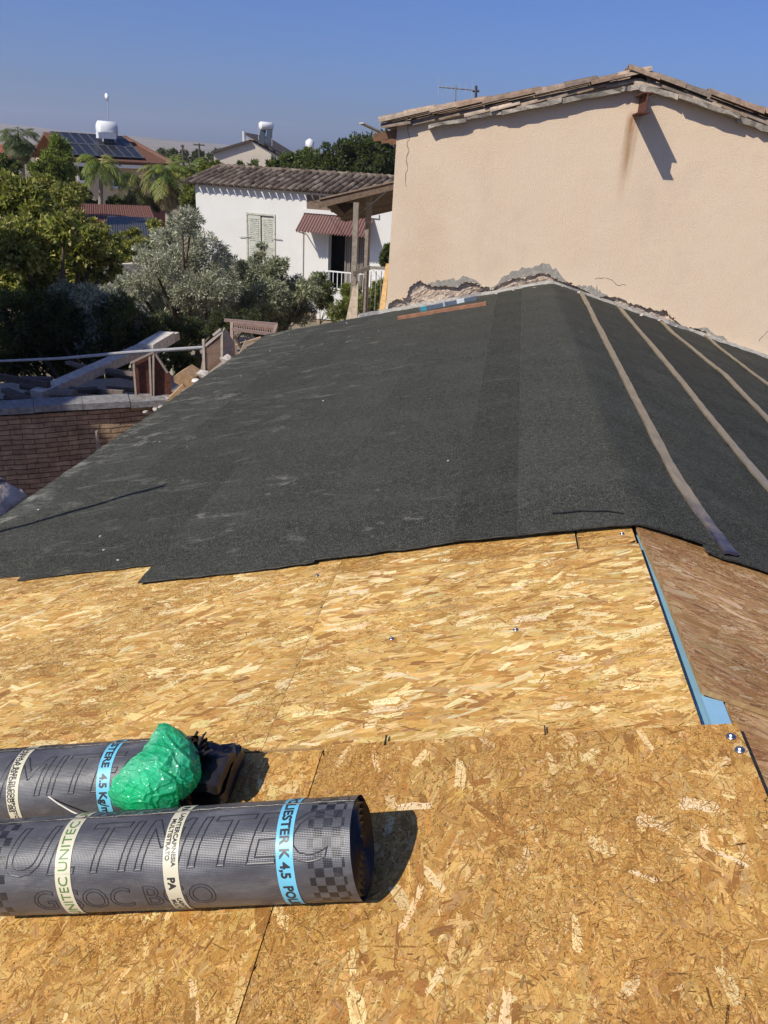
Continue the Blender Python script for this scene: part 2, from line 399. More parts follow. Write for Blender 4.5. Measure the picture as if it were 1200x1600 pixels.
def board(label, side, outline, layers, zoff=0.0, group='osb boards nailed to the roof', ycl=None):
    """outline in (x,y); side -1 left slope, +1 right slope; top at roof plane + zoff"""
    root = thing('osb_board', label, 'board', (sum(p[0] for p in outline)/len(outline), sum(p[1] for p in outline)/len(outline), 4.0), group)
    zf = lambda x: RZ+(T*x if side < 0 else -T*x)+zoff
    b_ = MB(); b_.prism([(x, y, zf(x)-.018) for x, y in outline], (0, 0, 1), .018, (.5, .33, .15))
    obj('core', b_, M_OSBE, root)
    VV = []; FF = []; UU = []; CC = []; out = []
    for lay in layers:
        X, Y, Z, UV, c, k = flakes(**lay)
        V = np.stack([X, Y, zf(X)+Z], -1); out.append((V, UV, c, k))
    nv = sum(len(o_[0]) for o_ in out); me = bpy.data.meshes.new('strands')
    V = np.concatenate([o_[0] for o_ in out]); 
    ls = []; base = 0
    for V_, UV, c, k in out: ls.append(np.full(len(c), k)); 
    tot = np.concatenate(ls); start = np.concatenate([[0], np.cumsum(tot)[:-1]])
    V = V-np.array(wloc(root))
    me.vertices.add(nv); me.vertices.foreach_set('co', V.ravel())
    me.loops.add(nv); me.loops.foreach_set('vertex_index', np.arange(nv, dtype=np.int32))
    me.polygons.add(len(tot)); me.polygons.foreach_set('loop_start', start.astype(np.int32))
    me.update(calc_edges=True)
    a = me.attributes.new('col', 'FLOAT_COLOR', 'FACE'); cc = np.ones((len(tot), 4)); cc[:, :3] = np.clip(np.concatenate([o_[2] for o_ in out]), .005, .9)
    a.data.foreach_set('color', cc.ravel())
    a = me.attributes.new('fuv', 'FLOAT_VECTOR', 'CORNER'); a.data.foreach_set('vector', np.concatenate([o_[1] for o_ in out]).ravel())
    me.materials.append(M_OSB); ob = bpy.data.objects.new('strands', me); col.objects.link(ob); ob.parent = root
    return root
def layset(xr, yr, ang, sp, seed, pal=PAL_GOLD, pw=WG, clampx=None, fine=1.0, big=1.0, floor=.04, darkf=.22, mid=1.0, chip=1.0, dk=np.array((.86, .80, .72))):
    A = (xr[1]-xr[0])*(yr[1]-yr[0])
    k = dict(xr=xr, yr=yr, pal=pal, pw=pw, clampx=clampx)
    patch = lambda x, y: np.clip(.42+2.4*fbm(x*4.1+seed, y*4.1, 4), floor, 1)
    L = [dict(n=int(A*1500*big), Lr=(.06, .21), Wr=(.014, .055), ang=ang, sp=sp, seed=seed, zl=.0004, zh=.0008, flat=.05, **k),
         dict(n=int(A*4200*mid), Lr=(.025, .12), Wr=(.004, .020), ang=ang, sp=sp*1.1, seed=seed+1, zl=.0007, zh=.0010, flat=.0, **k),
         dict(n=int(A*520*big), Lr=(.05, .15), Wr=(.012, .042), ang=ang, sp=sp, seed=seed+6, zl=.0008, zh=.00105, **k),
         dict(n=int(A*60*big), Lr=(.06, .13), Wr=(.016, .04), ang=ang, sp=sp, seed=seed+4, zl=.00105, zh=.0012, **{**k, 'pal': pal[[6, 2, 6, 5, 3, 6]], 'pw': np.array([.25, .22, .2, .1, .13, .1])}),
         dict(n=int(A*9000*chip), Lr=(.008, .05), Wr=(.0018, .007), ang=ang, sp=sp*1.6, seed=seed+2, zl=.0009, zh=.0014, hexa=False, dark=darkf, dens=patch, **{**k, 'pal': pal*dk}),
         dict(n=int(A*34000*fine), Lr=(.0035, .015), Wr=(.0010, .0038), ang=ang, sp=80, seed=seed+3, zl=.0012, zh=.0017, hexa=False, dark=darkf*1.5, dens=patch, **{**k, 'pal': pal*dk})]
    return L
cl = lambda a, b_: (lambda Y: Y*0+a, lambda Y: Y*0+b_)
YB = 1.77; YM = 2.91; YT = 3.6
def rect(x0, x1, y0, y1): return [(x0, y0), (x1, y0), (x1, y1), (x0, y1)]
g_ = .003
# lower row (strands mostly run up the slope, dense chips)
board('large golden OSB board filling the bottom right of the photo', -1, rect(-1.066+g_, .06, -.2, YB), layset((-1.066+g_, .06), (-.2, YB), 82, 38, 11, pal=PAL_AMB, pw=WGA, fine=1.25, big=1.0, chip=1.25, floor=.32, darkf=.18), zoff=.012)
board('golden OSB board under the front roll, bottom left of the photo', -1, rect(-3.7, -1.066-g_, -.2, YB-.006), layset((-3.7, -1.066-g_), (-.2, YB-.006), 82, 38, 31, pal=PAL_AMB, pw=WGA, fine=1.1, chip=1.2, floor=.3, darkf=.18), zoff=.0)
# middle row
board('pale straw OSB board between the felt edge and the large front board', -1, rect(-1.262+.0008, -.022, YB+g_, YM-g_), layset((-1.262+.0008, -.022), (YB+g_, YM-g_), 8, 20, 51, fine=.3, big=1.5, darkf=.15, mid=.45, chip=.55))
board('golden OSB board left of the pale one, behind the back roll', -1, rect(-3.7, -1.262-.0008, YB+g_, YM+.5), layset((-3.7, -1.262-.0008), (YB+g_, YM+.5), 12, 22, 71, fine=.6, darkf=.2, mid=.6, chip=.8), zoff=-.001)
# top row, mostly covered by the felt
PW2 = np.array([.1, .18, .05, .22, .15, .2, .02, .08])
board('long narrow OSB strip showing just below the felt edge', -1, rect(-1.262+.0008, -.256, YM+g_, YT), layset((-1.262+.0008, -.256), (YM+g_, YT), 8, 20, 91, pw=PW2, fine=.6))
board('small OSB offcut at the ridge beside the narrow slot', -1, rect(-.246, -.028, YM+g_, YT), layset((-.246, -.028), (YM+g_, YT), 8, 20, 95, pw=PW2, fine=.6))
# right slope: browner palette puts its weaker sunlight into the colour
xe = lambda Y: np.interp(Y, [1.95, 2.55, 2.98, 3.6], [.016, .010, -.008, -.016])
oc = [(.016, 1.95), (3.6, 1.95), (3.6, YT), (-.016, YT), (-.008, 2.98), (.010, 2.55)]
board('OSB board right of the ridge, shade put into its brown, next to the blue foam', 1, oc, layset((-.02, 3.6), (1.95, YT), -4, 17, 111, pal=PAL_SHADED, fine=.7, clampx=(xe, lambda Y: Y*0+3.6), darkf=.15), zoff=.002)
board('OSB board at the right edge under the overhanging corner, coloured browner for shade', 1, rect(.085, 3.6, -.2, 1.94), layset((.085, 3.6), (-.2, 1.94), -4, 17, 131, pal=PAL_SHADED, fine=.7, darkf=.15), zoff=-.012)
def pale_flake(px, py, L, wd, an_, sd_):
    c = LP(px, py, .012+.00106 if py > 1140 else .00104); g2 = np.random.default_rng(sd_); pts = []
    for u, v in [(-.5, -.35), (-.46, -.5), (-.2, -.46), (.1, -.5), (.44, -.45), (.40, -.2), (.5, .05), (.42, .16), (.47, .44), (.2, .46), (.0, .5), (-.38, .47), (-.42, .2), (-.5, .1)]:
        u, v = u*L*g2.uniform(.82, 1.12), v*wd*g2.uniform(.75, 1.15); x = c[0]+u*math.cos(an_)-v*math.sin(an_); y = c[1]+u*math.sin(an_)+v*math.cos(an_); pts.append((x, y, c[2]+T*(x-c[0])))
    return pts
for par_, lst in (('golden OSB board under the front roll', [(288, 1418, .06, .018, .1, 4)]), ('large golden OSB board', [(1095, 1258, .095, .042, -.25, 1), (1022, 1286, .085, .036, -.5, 2), (648, 1260, .10, .026, .0, 3), (1010, 1370, .075, .016, -.55, 7), (1140, 1340, .10, .012, -.65, 13)]),
                  ('pale straw OSB board', [(620, 1054, .085, .030, .05, 5), (830, 965, .14, .05, .05, 8), (800, 920, .09, .025, .1, 10), (560, 925, .10, .04, .1, 11), (610, 1105, .13, .04, .1, 14), (545, 900, .08, .02, .0, 15)])):
    pn2 = 0
    rt_ = [o_ for o_ in col.objects if o_.name.startswith('osb_board') and o_['label'].startswith(par_)][0]; b = MB()
    for a_ in lst:
        b = MB(); pf_ = pale_flake(*a_); b.add(pf_, [tuple(range(len(pf_)))], (.86, .68, .42)); o_ = obj('pale_strand', b, M_PALE, rt_, recalc=False)
# blue foam insulation in the ridge gap
b = MB()
b.prism([(.004, .0, RZ-.074), (.3, .0, RZ-.15), (.3, 3.6, RZ-.15), (.0, 3.6, RZ-.074)], (0, 0, 1), .026)
tag(obj('foam_sheet', b, M_FOAM), 'light blue foam insulation showing in the gap along the ridge', 'insulation')
b = MB(); b.prism([(.016, 1.5, RZ-.034), (.080, 1.5, RZ-.045), (.080, 1.945, RZ-.045), (.016, 1.945, RZ-.034)], (0, 0, 1), .012)
tag(obj('foam_offcut', b, M_FOAM), 'pale blue foam piece widening beside the corner of the front board', 'insulation')

def screw(px, py, side, r=.011, lab=''):
    p = LP(px, py, .012 if py > 1135 else 0) if side < 0 else RP(px, py)
    t_ = thing('screw', lab, 'screw', p+np.array([0, 0, .002]), 'screws in the boards')
    n_ = np.array([-T if side < 0 else T, 0, 1.0]); n_ /= np.linalg.norm(n_); b_ = MB()
    b_.tube([p+n_*.002, p+n_*.0045, p+n_*.006], [r, r*.96, r*.6], 14); obj('washer', b_, M_SCREW, t_, True)
    b_ = MB(); b_.tube([p+n_*.005, p+n_*.009, p+n_*.011], [r*.5, r*.5, r*.3], 8); obj('head', b_, M_SCREW, t_)
for px, py, lab in ((1142, 1152, 'upper of two zinc screws at the corner of the front board'), (1156, 1173, 'lower of two zinc screws at the corner of the front board'),
                    (612, 999, 'zinc screw near the middle of the pale board'), (806, 985, 'zinc screw right of centre on the pale board'),
                    (495, 900, 'zinc screw just below the felt edge, left of centre'), (972, 835, 'zinc screw under the felt edge close to the ridge')):
    screw(px, py, -1, .013 if py > 1135 else .010, lab)
b = MB()
p1, p2 = LP(603, 1150, .002), LP(607, 1158, .002)
for (q1, q2, wd) in (((851, 1134), (852, 1148), .004), ((604, 1149), (601, 1164), .005)):
    a_, c_ = LP(*q1, .0145), LP(*q2, .0145)
    bb = MB(); bb.bar(a_, c_, wd, .003, upv=(-T, 0, 1))
    tag(obj('splinter', bb, M_DARKGAP), 'small dark splinter on the board seam, %s' % ('right one' if q1[0] > 700 else 'left one'), 'splinter', 'splinters')

# ---------------------------------------------------------------- felt sheets
def felt(name, label, xl, xr, y0f, lift, y1=W-.10, wr=1.0, skirt=.006, group='felt sheets on the roof', curl=None):
    nx = max(8, int((xr(3)-xl(3))/.022)); ys = 3.0+(y1-3.0)*np.linspace(0, 1, 190)**1.5
    Vx = np.zeros((nx+1, len(ys))); Vy = np.zeros_like(Vx)
    for i in range(nx+1):
        t = i/nx
        for j, y in enumerate(ys):
            x = xl(y)*(1-t)+xr(y)*t
            Vx[i, j] = x; Vy[i, j] = y
        y0 = y0f(Vx[i, 0]); Vy[i] = y0+(Vy[i]-3.0)*(y1-y0)/(y1-3.0)
    # rough cut edges
    Vy[:, 0] += .010*fbm(Vx[:, 0]*14, Vx[:, 0]*0+3, 3)
    Vx[0] += .006*fbm(Vy[0]*7, Vy[0]*0+1, 3); Vx[-1] += .006*fbm(Vy[-1]*7, Vy[-1]*0+9, 3)
    rr = .028
    Z = RZ-T*(np.sqrt(Vx**2+rr**2)-rr*.8)+.011+lift*.85
    Z = Z+wr*(.010*fbm(Vx*2.2, Vy*1.1, 3)+.0055*fbm(Vx*9, Vy*7+40, 3)+.005*vn(Vx*4+Vy*.6, Vy*5+Vx*7))
    # ripples near the side edges
    d = np.minimum(Vx-Vx[0], Vx[-1]-Vx); Z += wr*.007*np.exp(-(d/.05)**2)*vn(Vy*11+Vx*6, Vx*3)
    edge = np.exp(-((Vy-Vy[:, :1])/.10)**2); Z += edge*(.005*vn(Vx*12, Vx*0+5)-.003)
    if curl is not None: Z += curl(Vx, Vy)
    P_ = np.stack([Vx, Vy, Z], -1); b_ = MB(); b_.grid(P_, flip=True)
    def sk(line):
        dn = line.copy(); dn[:, 2] -= skirt+.004; b_.grid([line, dn])
    for ln in (P_[0], P_[-1], P_[:, 0], P_[:, -1]): sk(ln)
    o_ = obj(name, b_, M_MEM, recalc=True, smooth=True)
    # black bitumen squeezed out along the lower end and the downhill lap
    b_ = MB()
    for ln in ([P_[0], P_[:, 0]] if xl(5) < -.1 and xl(5) > -3.5 else [P_[:, 0]]):
        q = ln.copy(); q[:, 2] -= .005; gg = np.random.default_rng(int(abs(xl(5))*100))
        ks = np.arange(len(q)); rr2 = (.0015+.002*np.abs(np.array([float(vn(k_*.35, xl(5)*9)) for k_ in ks]))*2).tolist()
        b_.tube(list(q), rr2, 5)
    bb_ = mk('bitumen_bleed', b_.v, b_.f, M_BITUMEN, o_, True, None, False)
    return tag(o_, label, 'roofing felt', group)
c_ = lambda v: (lambda y: v+0*y)
lin = lambda y0, v0, y1, v1: (lambda y: v0+(v1-v0)*(y-y0)/(y1-y0))
felt('felt_sheet', 'outermost dusty felt sheet along the left eave', c_(-3.76), lin(3, -2.93, 10, -2.9), lambda x: 3.24+.02*(x+3.4), 0)
felt('felt_sheet', 'second felt sheet from the left eave, with pale mortar smears', lin(3, -3.0, 10, -3.0), c_(-2.18), lambda x: 3.19, .005)
felt('felt_sheet', 'felt sheet whose corner sticks out over the boards left of centre', lin(3, -2.235, 10, -2.3), c_(-1.38), lambda x: 2.995+.012*(x+2.2), .010)
felt('felt_sheet', 'middle felt sheet left of the ridge with notch at its lower edge', lin(3, -1.455, 10, -1.42), c_(-.6), lambda x: 3.02+.055*(x+1.45), .015)
felt('felt_sheet', 'felt sheet just left of the ridge, smooth and evenly dark', lin(3, -.77, 10, -.68), c_(-.36), lambda x: 3.055-.01*(x+.7), .020)
felt('felt_sheet', 'felt sheet folded over the ridge with a torn line near its end', lin(3, -.50, 10, -.37), lin(3, .335, 10, .33), lambda x: 3.045-.03*(x+.4)+.08*max(0, x), .026)
felt('felt_sheet', 'first felt sheet on the right slope beside the widest tan strip', c_(.27), lin(3, .93, 10, .93), lambda x: 2.985+.02*(x-.3)-.05*max(0, x-.5), .020, wr=1.5)
felt('felt_sheet', 'second felt sheet on the right slope', c_(.84), lin(3, 1.55, 10, 1.55), lambda x: 2.95, .015, wr=1.5)
felt('felt_sheet', 'third felt sheet on the right slope', c_(1.45), lin(3, 2.15, 10, 2.15), lambda x: 2.95, .010, wr=1.5)
felt('felt_sheet', 'last felt sheet at the far right of the roof', c_(2.1), lin(3, 3.72, 10, 3.72), lambda x: 2.95, .004, wr=1.5)
def strip(label, pts, wd, lift):
    """tan uncovered lap strip; pts = picture points of its centre line"""
    Q = [RP(px, py) for px, py in pts]; Q.sort(key=lambda q: q[1])
    if Q[0][1] > 3.1: Q.insert(0, np.array([Q[0][0]+.01, 3.02, 0]))
    ys = np.array([q[1] for q in Q]); xs = np.array([q[0] for q in Q]); yy = np.linspace(ys[0], W-.13, 200)
    xc = np.interp(yy, ys, xs)+.006*vn(yy*3, yy*0+lift*100); rows = []
    for k, t in enumerate(np.linspace(-.5, .5, 9)):
        x = xc+t*wd*(1+.25*vn(yy*2.5, yy*0+7))
        z = RZ-T*np.abs(x)+.045+lift+.009*fbm(x*2.2, yy*1.1, 3)+.0045*vn(yy*16+x*30, x*5)*(1+2*np.exp(-((yy-ys[0])/.8)))
        rows.append(np.stack([x, yy+.02*t, z], -1))
    P_ = np.array(rows); b_ = MB(); b_.grid(P_, flip=True)
    for ln in (P_[0], P_[-1], P_[:, 0], P_[:, -1]):
        dn = ln.copy(); dn[:, 2] -= .014; b_.grid([ln, dn])
    tag(obj('lap_strip', b_, M_STRIP, smooth=True), label, 'strip', 'tan strips along the felt laps')
strip('tan film strip nearest the ridge, scorched black-blue at its lower end', [(912, 472), (945, 540), (990, 630), (1050, 750), (1090, 815), (1138, 880)], .062, .006)
strip('second tan film strip from the ridge', [(975, 495), (1045, 580), (1110, 665), (1200, 775)], .062, .004)
strip('third tan film strip from the ridge', [(1050, 525), (1130, 590), (1200, 665)], .062, .002)
strip('thin tan film strip at the far right of the roof', [(1125, 550), (1200, 607)], .05, .0)
# ragged tear in the ridge sheet
b = MB(); pts = [(862, 801), (880, 800), (905, 797), (925, 798), (945, 797), (970, 801)]
PP = [LP(px, py, .046) for px, py in pts]; 
for i in range(len(PP)-1):
    b.bar(PP[i], PP[i+1]+np.array([0.01, 0, 0]), .006+.004*(i % 2), .004)
tag(obj('torn_felt_edge', b, M_BITUMEN), 'thin black tear near the lower end of the ridge felt', 'tear')
# pebbles and crumbs on the felt
_cr = sorted([(620+9.7*i+(i*37 % 7), 488-1.6*i+(i*13 % 5), .008+.004*(i % 3)) for i in range(4)]+[(880+13*i, 462+5.2*i+(i*7 % 4), .008+.005*(i*5 % 3)) for i in range(0)])
k = 0
for px, py, r in sorted(((293, 698, .008), (157, 838, .008), (161, 859, .009), (184, 876, .012), (60, 796, .012), (133, 732, .01), (592, 518, .014), (542, 505, .016),
                  (503, 500, .014), (377, 587, .012), (505, 627, .011), (700, 722, .010), (422, 548, .013), (452, 522, .013), (488, 515, .012), (250, 690, .01))):
    p = LP(px, py, .02); p[2] += .011+np.interp(p[0], [-3, -2.9, -2.2, -2.1, -1.45, -1.35, -.7], [0, .004, .004, .008, .009, .013, .013])+r*.25-.02; bb = MB(); rr_ = np.random.default_rng(px)
    pts_ = []
    vs = [p+np.array([rr_.normal(0, r*.5), rr_.normal(0, r*.5), abs(rr_.normal(0, r*.35))]) for _ in range(12)]
    import bmesh
    bm = bmesh.new()
    for v in vs: bm.verts.new(v)
    bmesh.ops.convex_hull(bm, input=bm.verts[:]); bm.verts.ensure_lookup_table()
    bm.verts.index_update(); used = [v for v in bm.verts if v.link_faces]; idx = {v: i for i, v in enumerate(used)}
    bb.add([v.co for v in used], [[idx[v] for v in f.verts] for f in bm.faces], (.62, .6, .54)); bm.free()
    tag(obj('mortar_crumb', bb, M_STONE), nth(k, 'pale mortar crumb', 'on the dark felt'), 'crumb', 'mortar crumbs scattered on the felt'); k += 1

g = np.random.default_rng(77)
for i in range(16):
    px = 640+i*33+g.uniform(-8, 8); x_ = aty(px, 480, W-.2)[0]; p = np.array([x_, W-.16-g.uniform(0, .16), roof(x_)+.045]); rr_ = g.uniform(.008, .022); bm = bmesh.new()
    for _ in range(14): bm.verts.new(p+g.normal(0, 1, 3)*rr_*np.array([.7, .7, .4]))
    bmesh.ops.convex_hull(bm, input=bm.verts[:]); used = [v for v in bm.verts if v.link_faces]; idx = {v: q for q, v in enumerate(used)}
    bb = MB(); bb.add([v.co for v in used], [[idx[v] for v in f.verts] for f in bm.faces], tuple(np.array((.6, .5, .4))*g.uniform(.7, 1.1))); bm.free()
    tag(obj('mortar_lump', bb, M_STONE), nth(i, 'mortar lump', 'fallen at the foot of the gable wall'), 'lump', 'mortar lumps below the broken render')
# ================================================================ GABLE HOUSE
gh = thing('gable_house', 'peach rendered gable house rising behind the felted roof', 'house', (.6, W+3, 0))
def zp(px, py, y=W): return aty(px, py, y)
def from_crop(lst): return [(580+a*.5167, 80+b_*.5167) for a, b_ in lst]
jag = from_crop([(48, 775), (55, 762), (75, 750), (98, 752), (106, 742), (115, 720), (130, 702), (150, 694), (160, 703), (180, 708), (200, 712), (225, 709), (262, 716), (272, 703), (290, 697), (320, 701), (333, 712), (352, 713), (368, 722), (380, 709), (400, 700), (425, 688), (442, 686), (470, 682), (500, 674), (520, 671), (535, 671), (545, 683), (562, 688), (580, 699), (597, 700), (612, 707), (632, 717), (650, 726), (668, 736), (690, 744), (712, 741), (740, 742), (760, 750), (782, 762), (800, 765), (830, 776), (848, 778), (870, 786), (885, 783), (895, 788), (905, 802), (925, 818), (950, 832), (975, 838), (1010, 846), (1040, 866), (1062, 876), (1080, 892), (1105, 903), (1130, 910), (1165, 924), (1200, 934), (1260, 962), (1330, 990)])
def densify(pts, n=3, amp=2.0, seed=1):
    g = np.random.default_rng(seed); out = []
    for i in range(len(pts)-1):
        for k_ in range(n):
            t = k_/n; out.append((pts[i][0]*(1-t)+pts[i+1][0]*t+(g.normal(0, amp*.5) if k_ else 0), pts[i][1]*(1-t)+pts[i+1][1]*t+(g.normal(0, amp*.5) if k_ else 0)))
    return out+[pts[-1]]
jd = densify(jag, 5, 2.6)
AP = zp(1000, 122); EL = zp(621, 192); ER_s = (zp(1200, 190)[2]-AP[2])/(zp(1200, 190)[0]-AP[0])
xr_ = 3.55; zr = AP[2]+ER_s*(xr_-AP[0])
wl = zp(603, 487)[0]
lower = [zp(px, py) for px, py in jd]
lower = [p for p in lower if p[0] < xr_]
lower.append(np.array([xr_, W, lower[-1][2]-.25*(xr_-lower[-1][0])]))
outl = [np.array([EL[0], W, EL[2]]), np.array([wl, W, lower[0][2]])]+lower+[np.array([xr_, W, zr]), np.array([AP[0], W, AP[2]])]
b = MB(); b.prism(outl, (0, 1, 0), .062)
obj('front_render', b, M_PLAST, gh, recalc=True)
# rubble wall behind the fallen render
nx, nz = 150, 26; P = []
for i in range(nx+1):
    x = wl+.02+(xr_-wl-.02)*i/nx; r_ = []
    for j in range(nz+1):
        z0 = roof(abs(x))-.25; z1 = roof(abs(x))+.42; z = z0+(z1-z0)*j/nz
        r_.append((x, W+.050-.05*max(0, 1-j/9)+.07*float(fbm(x*8, z*12, 4))*.6+.012*float(vn(x*30, z*30)), z))
    P.append(r_)
obj('rubble_masonry', MB().grid(P), M_RUB, gh, recalc=False, smooth=False)
b = MB(); b.prism([(wl, W+.09, 0), (xr_, W+.09, 0), (xr_, W+.09, zr-.02), (AP[0], W+.09, AP[2]-.02), (EL[0], W+.09, EL[2]-.02)], (0, 1, 0), 6.0)
obj('body_wall', b, M_PLAST, gh)
# grey scratch coat showing above the broken edge
def patch(name, outl_px, mat, y, th, parent, seed=3, amp=2.0, n=4):
    d_ = densify(outl_px+[outl_px[0]], n, amp, seed)[:-1]
    bb = MB(); bb.prism([zp(px, py, y) for px, py in d_], (0, 1, 0), th); return obj(name, bb, mat, parent)
def cem_patch(px0, px1, hs, seed):
    """thin band hugging the broken edge"""
    e = np.array(jag); xs = np.linspace(px0, px1, 24); ye = np.interp(xs, e[:, 0], e[:, 1])
    g = np.random.default_rng(seed); hh = np.interp(xs, np.linspace(px0, px1, len(hs)), hs)*(1+g.normal(0, .22, 24))
    topl = [(x, y-h) for x, y, h in zip(xs, ye, hh)]; bot = [(x, y-.5) for x, y in zip(xs, ye)][::-1]
    bb = MB(); bb.prism([zp(px, py, W-.003) for px, py in topl+bot], (0, 1, 0), .006); obj('cement_patch', bb, M_CEM, gh)
cem_patch(668, 752, [1, 9, 8, 14, 10, 6, 1], 1)
cem_patch(762, 885, [1, 5, 9, 12, 15, 12, 17, 14, 2], 2)
cem_patch(900, 950, [1, 10, 12, 1], 4)
cem_patch(1085, 1200, [1, 6, 5, 9, 4, 7, 2], 5)
# cracks
for pts in ([(638, 193), (637, 205), (640, 214), (636, 224), (639, 236), (635, 248), (637, 262), (634, 276), (635, 292)], [(930, 436), (945, 434), (957, 438), (963, 445), (978, 446)], [(1186, 533), (1193, 524), (1200, 518)]):
    bb = MB(); d_ = densify(pts, 3, 1.6, 5)
    Q = [zp(px, py, W-.001) for px, py in d_]; L_, U_ = [], []
    g = np.random.default_rng(4)
    for i, q in enumerate(Q):
        dd = Q[min(i+1, len(Q)-1)]-Q[max(i-1, 0)]; nn = np.array([dd[2], 0, -dd[0]]); nn /= np.linalg.norm(nn)+1e-9; wv = g.uniform(.0015, .005)
        L_.append(q+nn*wv); U_.append(q-nn*wv)
    bb.grid([L_, U_]); o_ = obj('crack', bb, M_BROWNPL, gh, recalc=False)
# steel beam
bx0, bz1, bz0 = zp(1004, 150)[0], zp(995, 150)[2], zp(995, 181)[2]
Lb = .56; b = MB(); xc = .72
b.box((xc-.006, W-Lb, bz0+.016), (xc+.006, W+.01, bz1-.016))
b.box((xc-.06, W-Lb, bz0), (xc+.06, W+.01, bz0+.013)); b.box((xc-.06, W-Lb, bz1-.013), (xc+.06, W+.01, bz1))
obj('steel_beam', b, M_RUST, gh)
# verge: stone slabs then barrel tiles
vp = [(600, 190), (660, 183), (720, 172), (790, 160), (860, 145), (930, 128), (1000, 118), (1060, 134), (1130, 158), (1200, 182), (1270, 206), (1340, 232)]
vz = lambda x: -.095+np.interp(x, [zp(a, c)[0] for a, c in vp], [zp(a, c)[2] for a, c in vp])
g = np.random.default_rng(12); b = MB(); x = -1.72
while x < xr_:
    L = g.uniform(.35, .75); x2 = min(x+L, xr_)
    if x < AP[0] < x2: x2 = AP[0]
    zz0, zz1 = vz(x), vz(x2); th = g.uniform(.045, .075); dy = g.uniform(.10, .17); gl = g.uniform(-.008, .01)
    if x < -1.2: th *= .55; 
    n_ = 7; up_, dn_ = [], []
    for q in range(n_):
        t = q/(n_-1); xx = x+(x2-x)*t; z_ = zz0+(zz1-zz0)*t+gl
        up_.append([(xx, W-dy+g.normal(0, .006), z_+g.normal(0, .003)), (xx, W+.05, z_)]); dn_.append([(xx, W-dy+g.normal(0, .008)+.01, z_-th+g.normal(0, .006)), (xx, W+.05, z_-th)])
    c0 = np.array((.47, .41, .33))*g.uniform(.8, 1.12)
    up_, dn_ = np.array(up_), np.array(dn_)
    b.grid(up_, tuple(c0)); b.grid(dn_, tuple(c0), True); b.grid([up_[:, 0], dn_[:, 0]], tuple(c0)); b.grid([[up_[0, 0], up_[0, 1]], [dn_[0, 0], dn_[0, 1]]], tuple(c0)); b.grid([[up_[-1, 0], up_[-1, 1]], [dn_[-1, 0], dn_[-1, 1]]], tuple(c0))
    x = x2+g.uniform(.0, .006)
obj('verge_slabs', b, M_STONE, gh)
def btile(b_, p0, d, n, L, r0, r1, colr, seg=8, th=.014, up_arch=True):
    """barrel tile from p0 along d; arch towards n"""
    p0, d, n = [np.array(q, float) for q in (p0, d, n)]; d = d/np.linalg.norm(d); n = n-d*(n@d); n /= np.linalg.norm(n); s_ = np.cross(d, n)
    out, inn = [], []
    for t in (0, 1):
        r = r0+(r1-r0)*t; ro, ri = [], []
        for k_ in range(seg+1):
            a = math.pi*k_/seg; h = 1 if up_arch else -1
            u = s_*math.cos(a)+n*h*math.sin(a)*.8
            ro.append(p0+d*L*t+u*r); ri.append(p0+d*L*t+u*(r-th))
        out.append(ro); inn.append(ri)
    b_.grid(out, colr); b_.grid(inn, colr, True)
    for t in (0, 1): b_.grid([out[t], inn[t]], colr)
    b_.grid([[out[0][0], inn[0][0]], [out[1][0], inn[1][0]]], colr); b_.grid([[out[0][-1], inn[0][-1]], [out[1][-1], inn[1][-1]]], colr)
TC = [(.30, .215, .15), (.36, .27, .195), (.26, .205, .155), (.42, .33, .245), (.23, .175, .135), (.33, .225, .155)]
def slope_tiles(b_, e0, along, upd, ncol, nrow, g, cw=.20, tl=.36, pal=TC, r=.085, seg=6):
    along, upd = np.array(along, float), np.array(upd, float); n = np.cross(along, upd); n /= np.linalg.norm(n)
    if n[2] < 0: n = -n
    for i in range(ncol):
        for j in range(nrow):
            p = np.array(e0)+along*(i*cw+g.normal(0, .006))+upd*(j*tl*.82+g.normal(0, .012))+n*(.03+j*.0+.012*(j % 2)+g.normal(0, .004))
            c0 = np.array(pal[g.integers(len(pal))])*g.uniform(.75, 1.15)
            btile(b_, p, upd+n*.05+along*g.normal(0, .02), n, tl, r*1.05, r*.85, tuple(c0), seg)
g = np.random.default_rng(5); b = MB()
# left roof plane goes from eave (x=-2.3) to the ridge at AP
for side in (-1, 1):
    ex = -2.30 if side < 0 else 3.9
    ez = vz(max(ex, -2.2))+.02 if side < 0 else vz(xr_)-.08
    e = np.array([ex, W-.14+.09, ez]); top = np.array([AP[0], W-.05, vz(AP[0])+.03]); d = top-e; L = np.linalg.norm(d); d /= L
    nrow = int(L/(.38*.82))+1
    # bedding sheet
    nn = np.cross((0, 1, 0), d); nn = nn if nn[2] > 0 else -nn
    b.prism([e-nn*.0, top-nn*.0, top+np.array([0, 6, 0]), e+np.array([0, 6, 0])], nn, .02, (.28, .2, .14))
    slope_tiles(b, e+nn*.02, (0, 1, 0), d, 30, nrow, g, .20, .38)
    # verge row: follows the sag of the slabs, laid half over the edge
    x = ex
    while (x < AP[0]-.05 if side < 0 else x > AP[0]+.05):
        x2 = x+(-side)*g.uniform(.30, .38)
        z0_, z1_ = (vz(max(min(x, xr_), -2.24)), vz(max(min(x2, xr_), -2.24)))
        p = np.array([x, W-.04+g.normal(0, .015), z0_+.008+g.normal(0, .006)])
        dd = np.array([x2-x, 0, z1_-z0_+.02]); c0 = np.array(TC[g.integers(len(TC))])*g.uniform(.85, 1.2)
        btile(b, p, dd, (0, -.1, 1), np.linalg.norm(dd)*1.12, .066, .054, tuple(c0), 8); x = x2
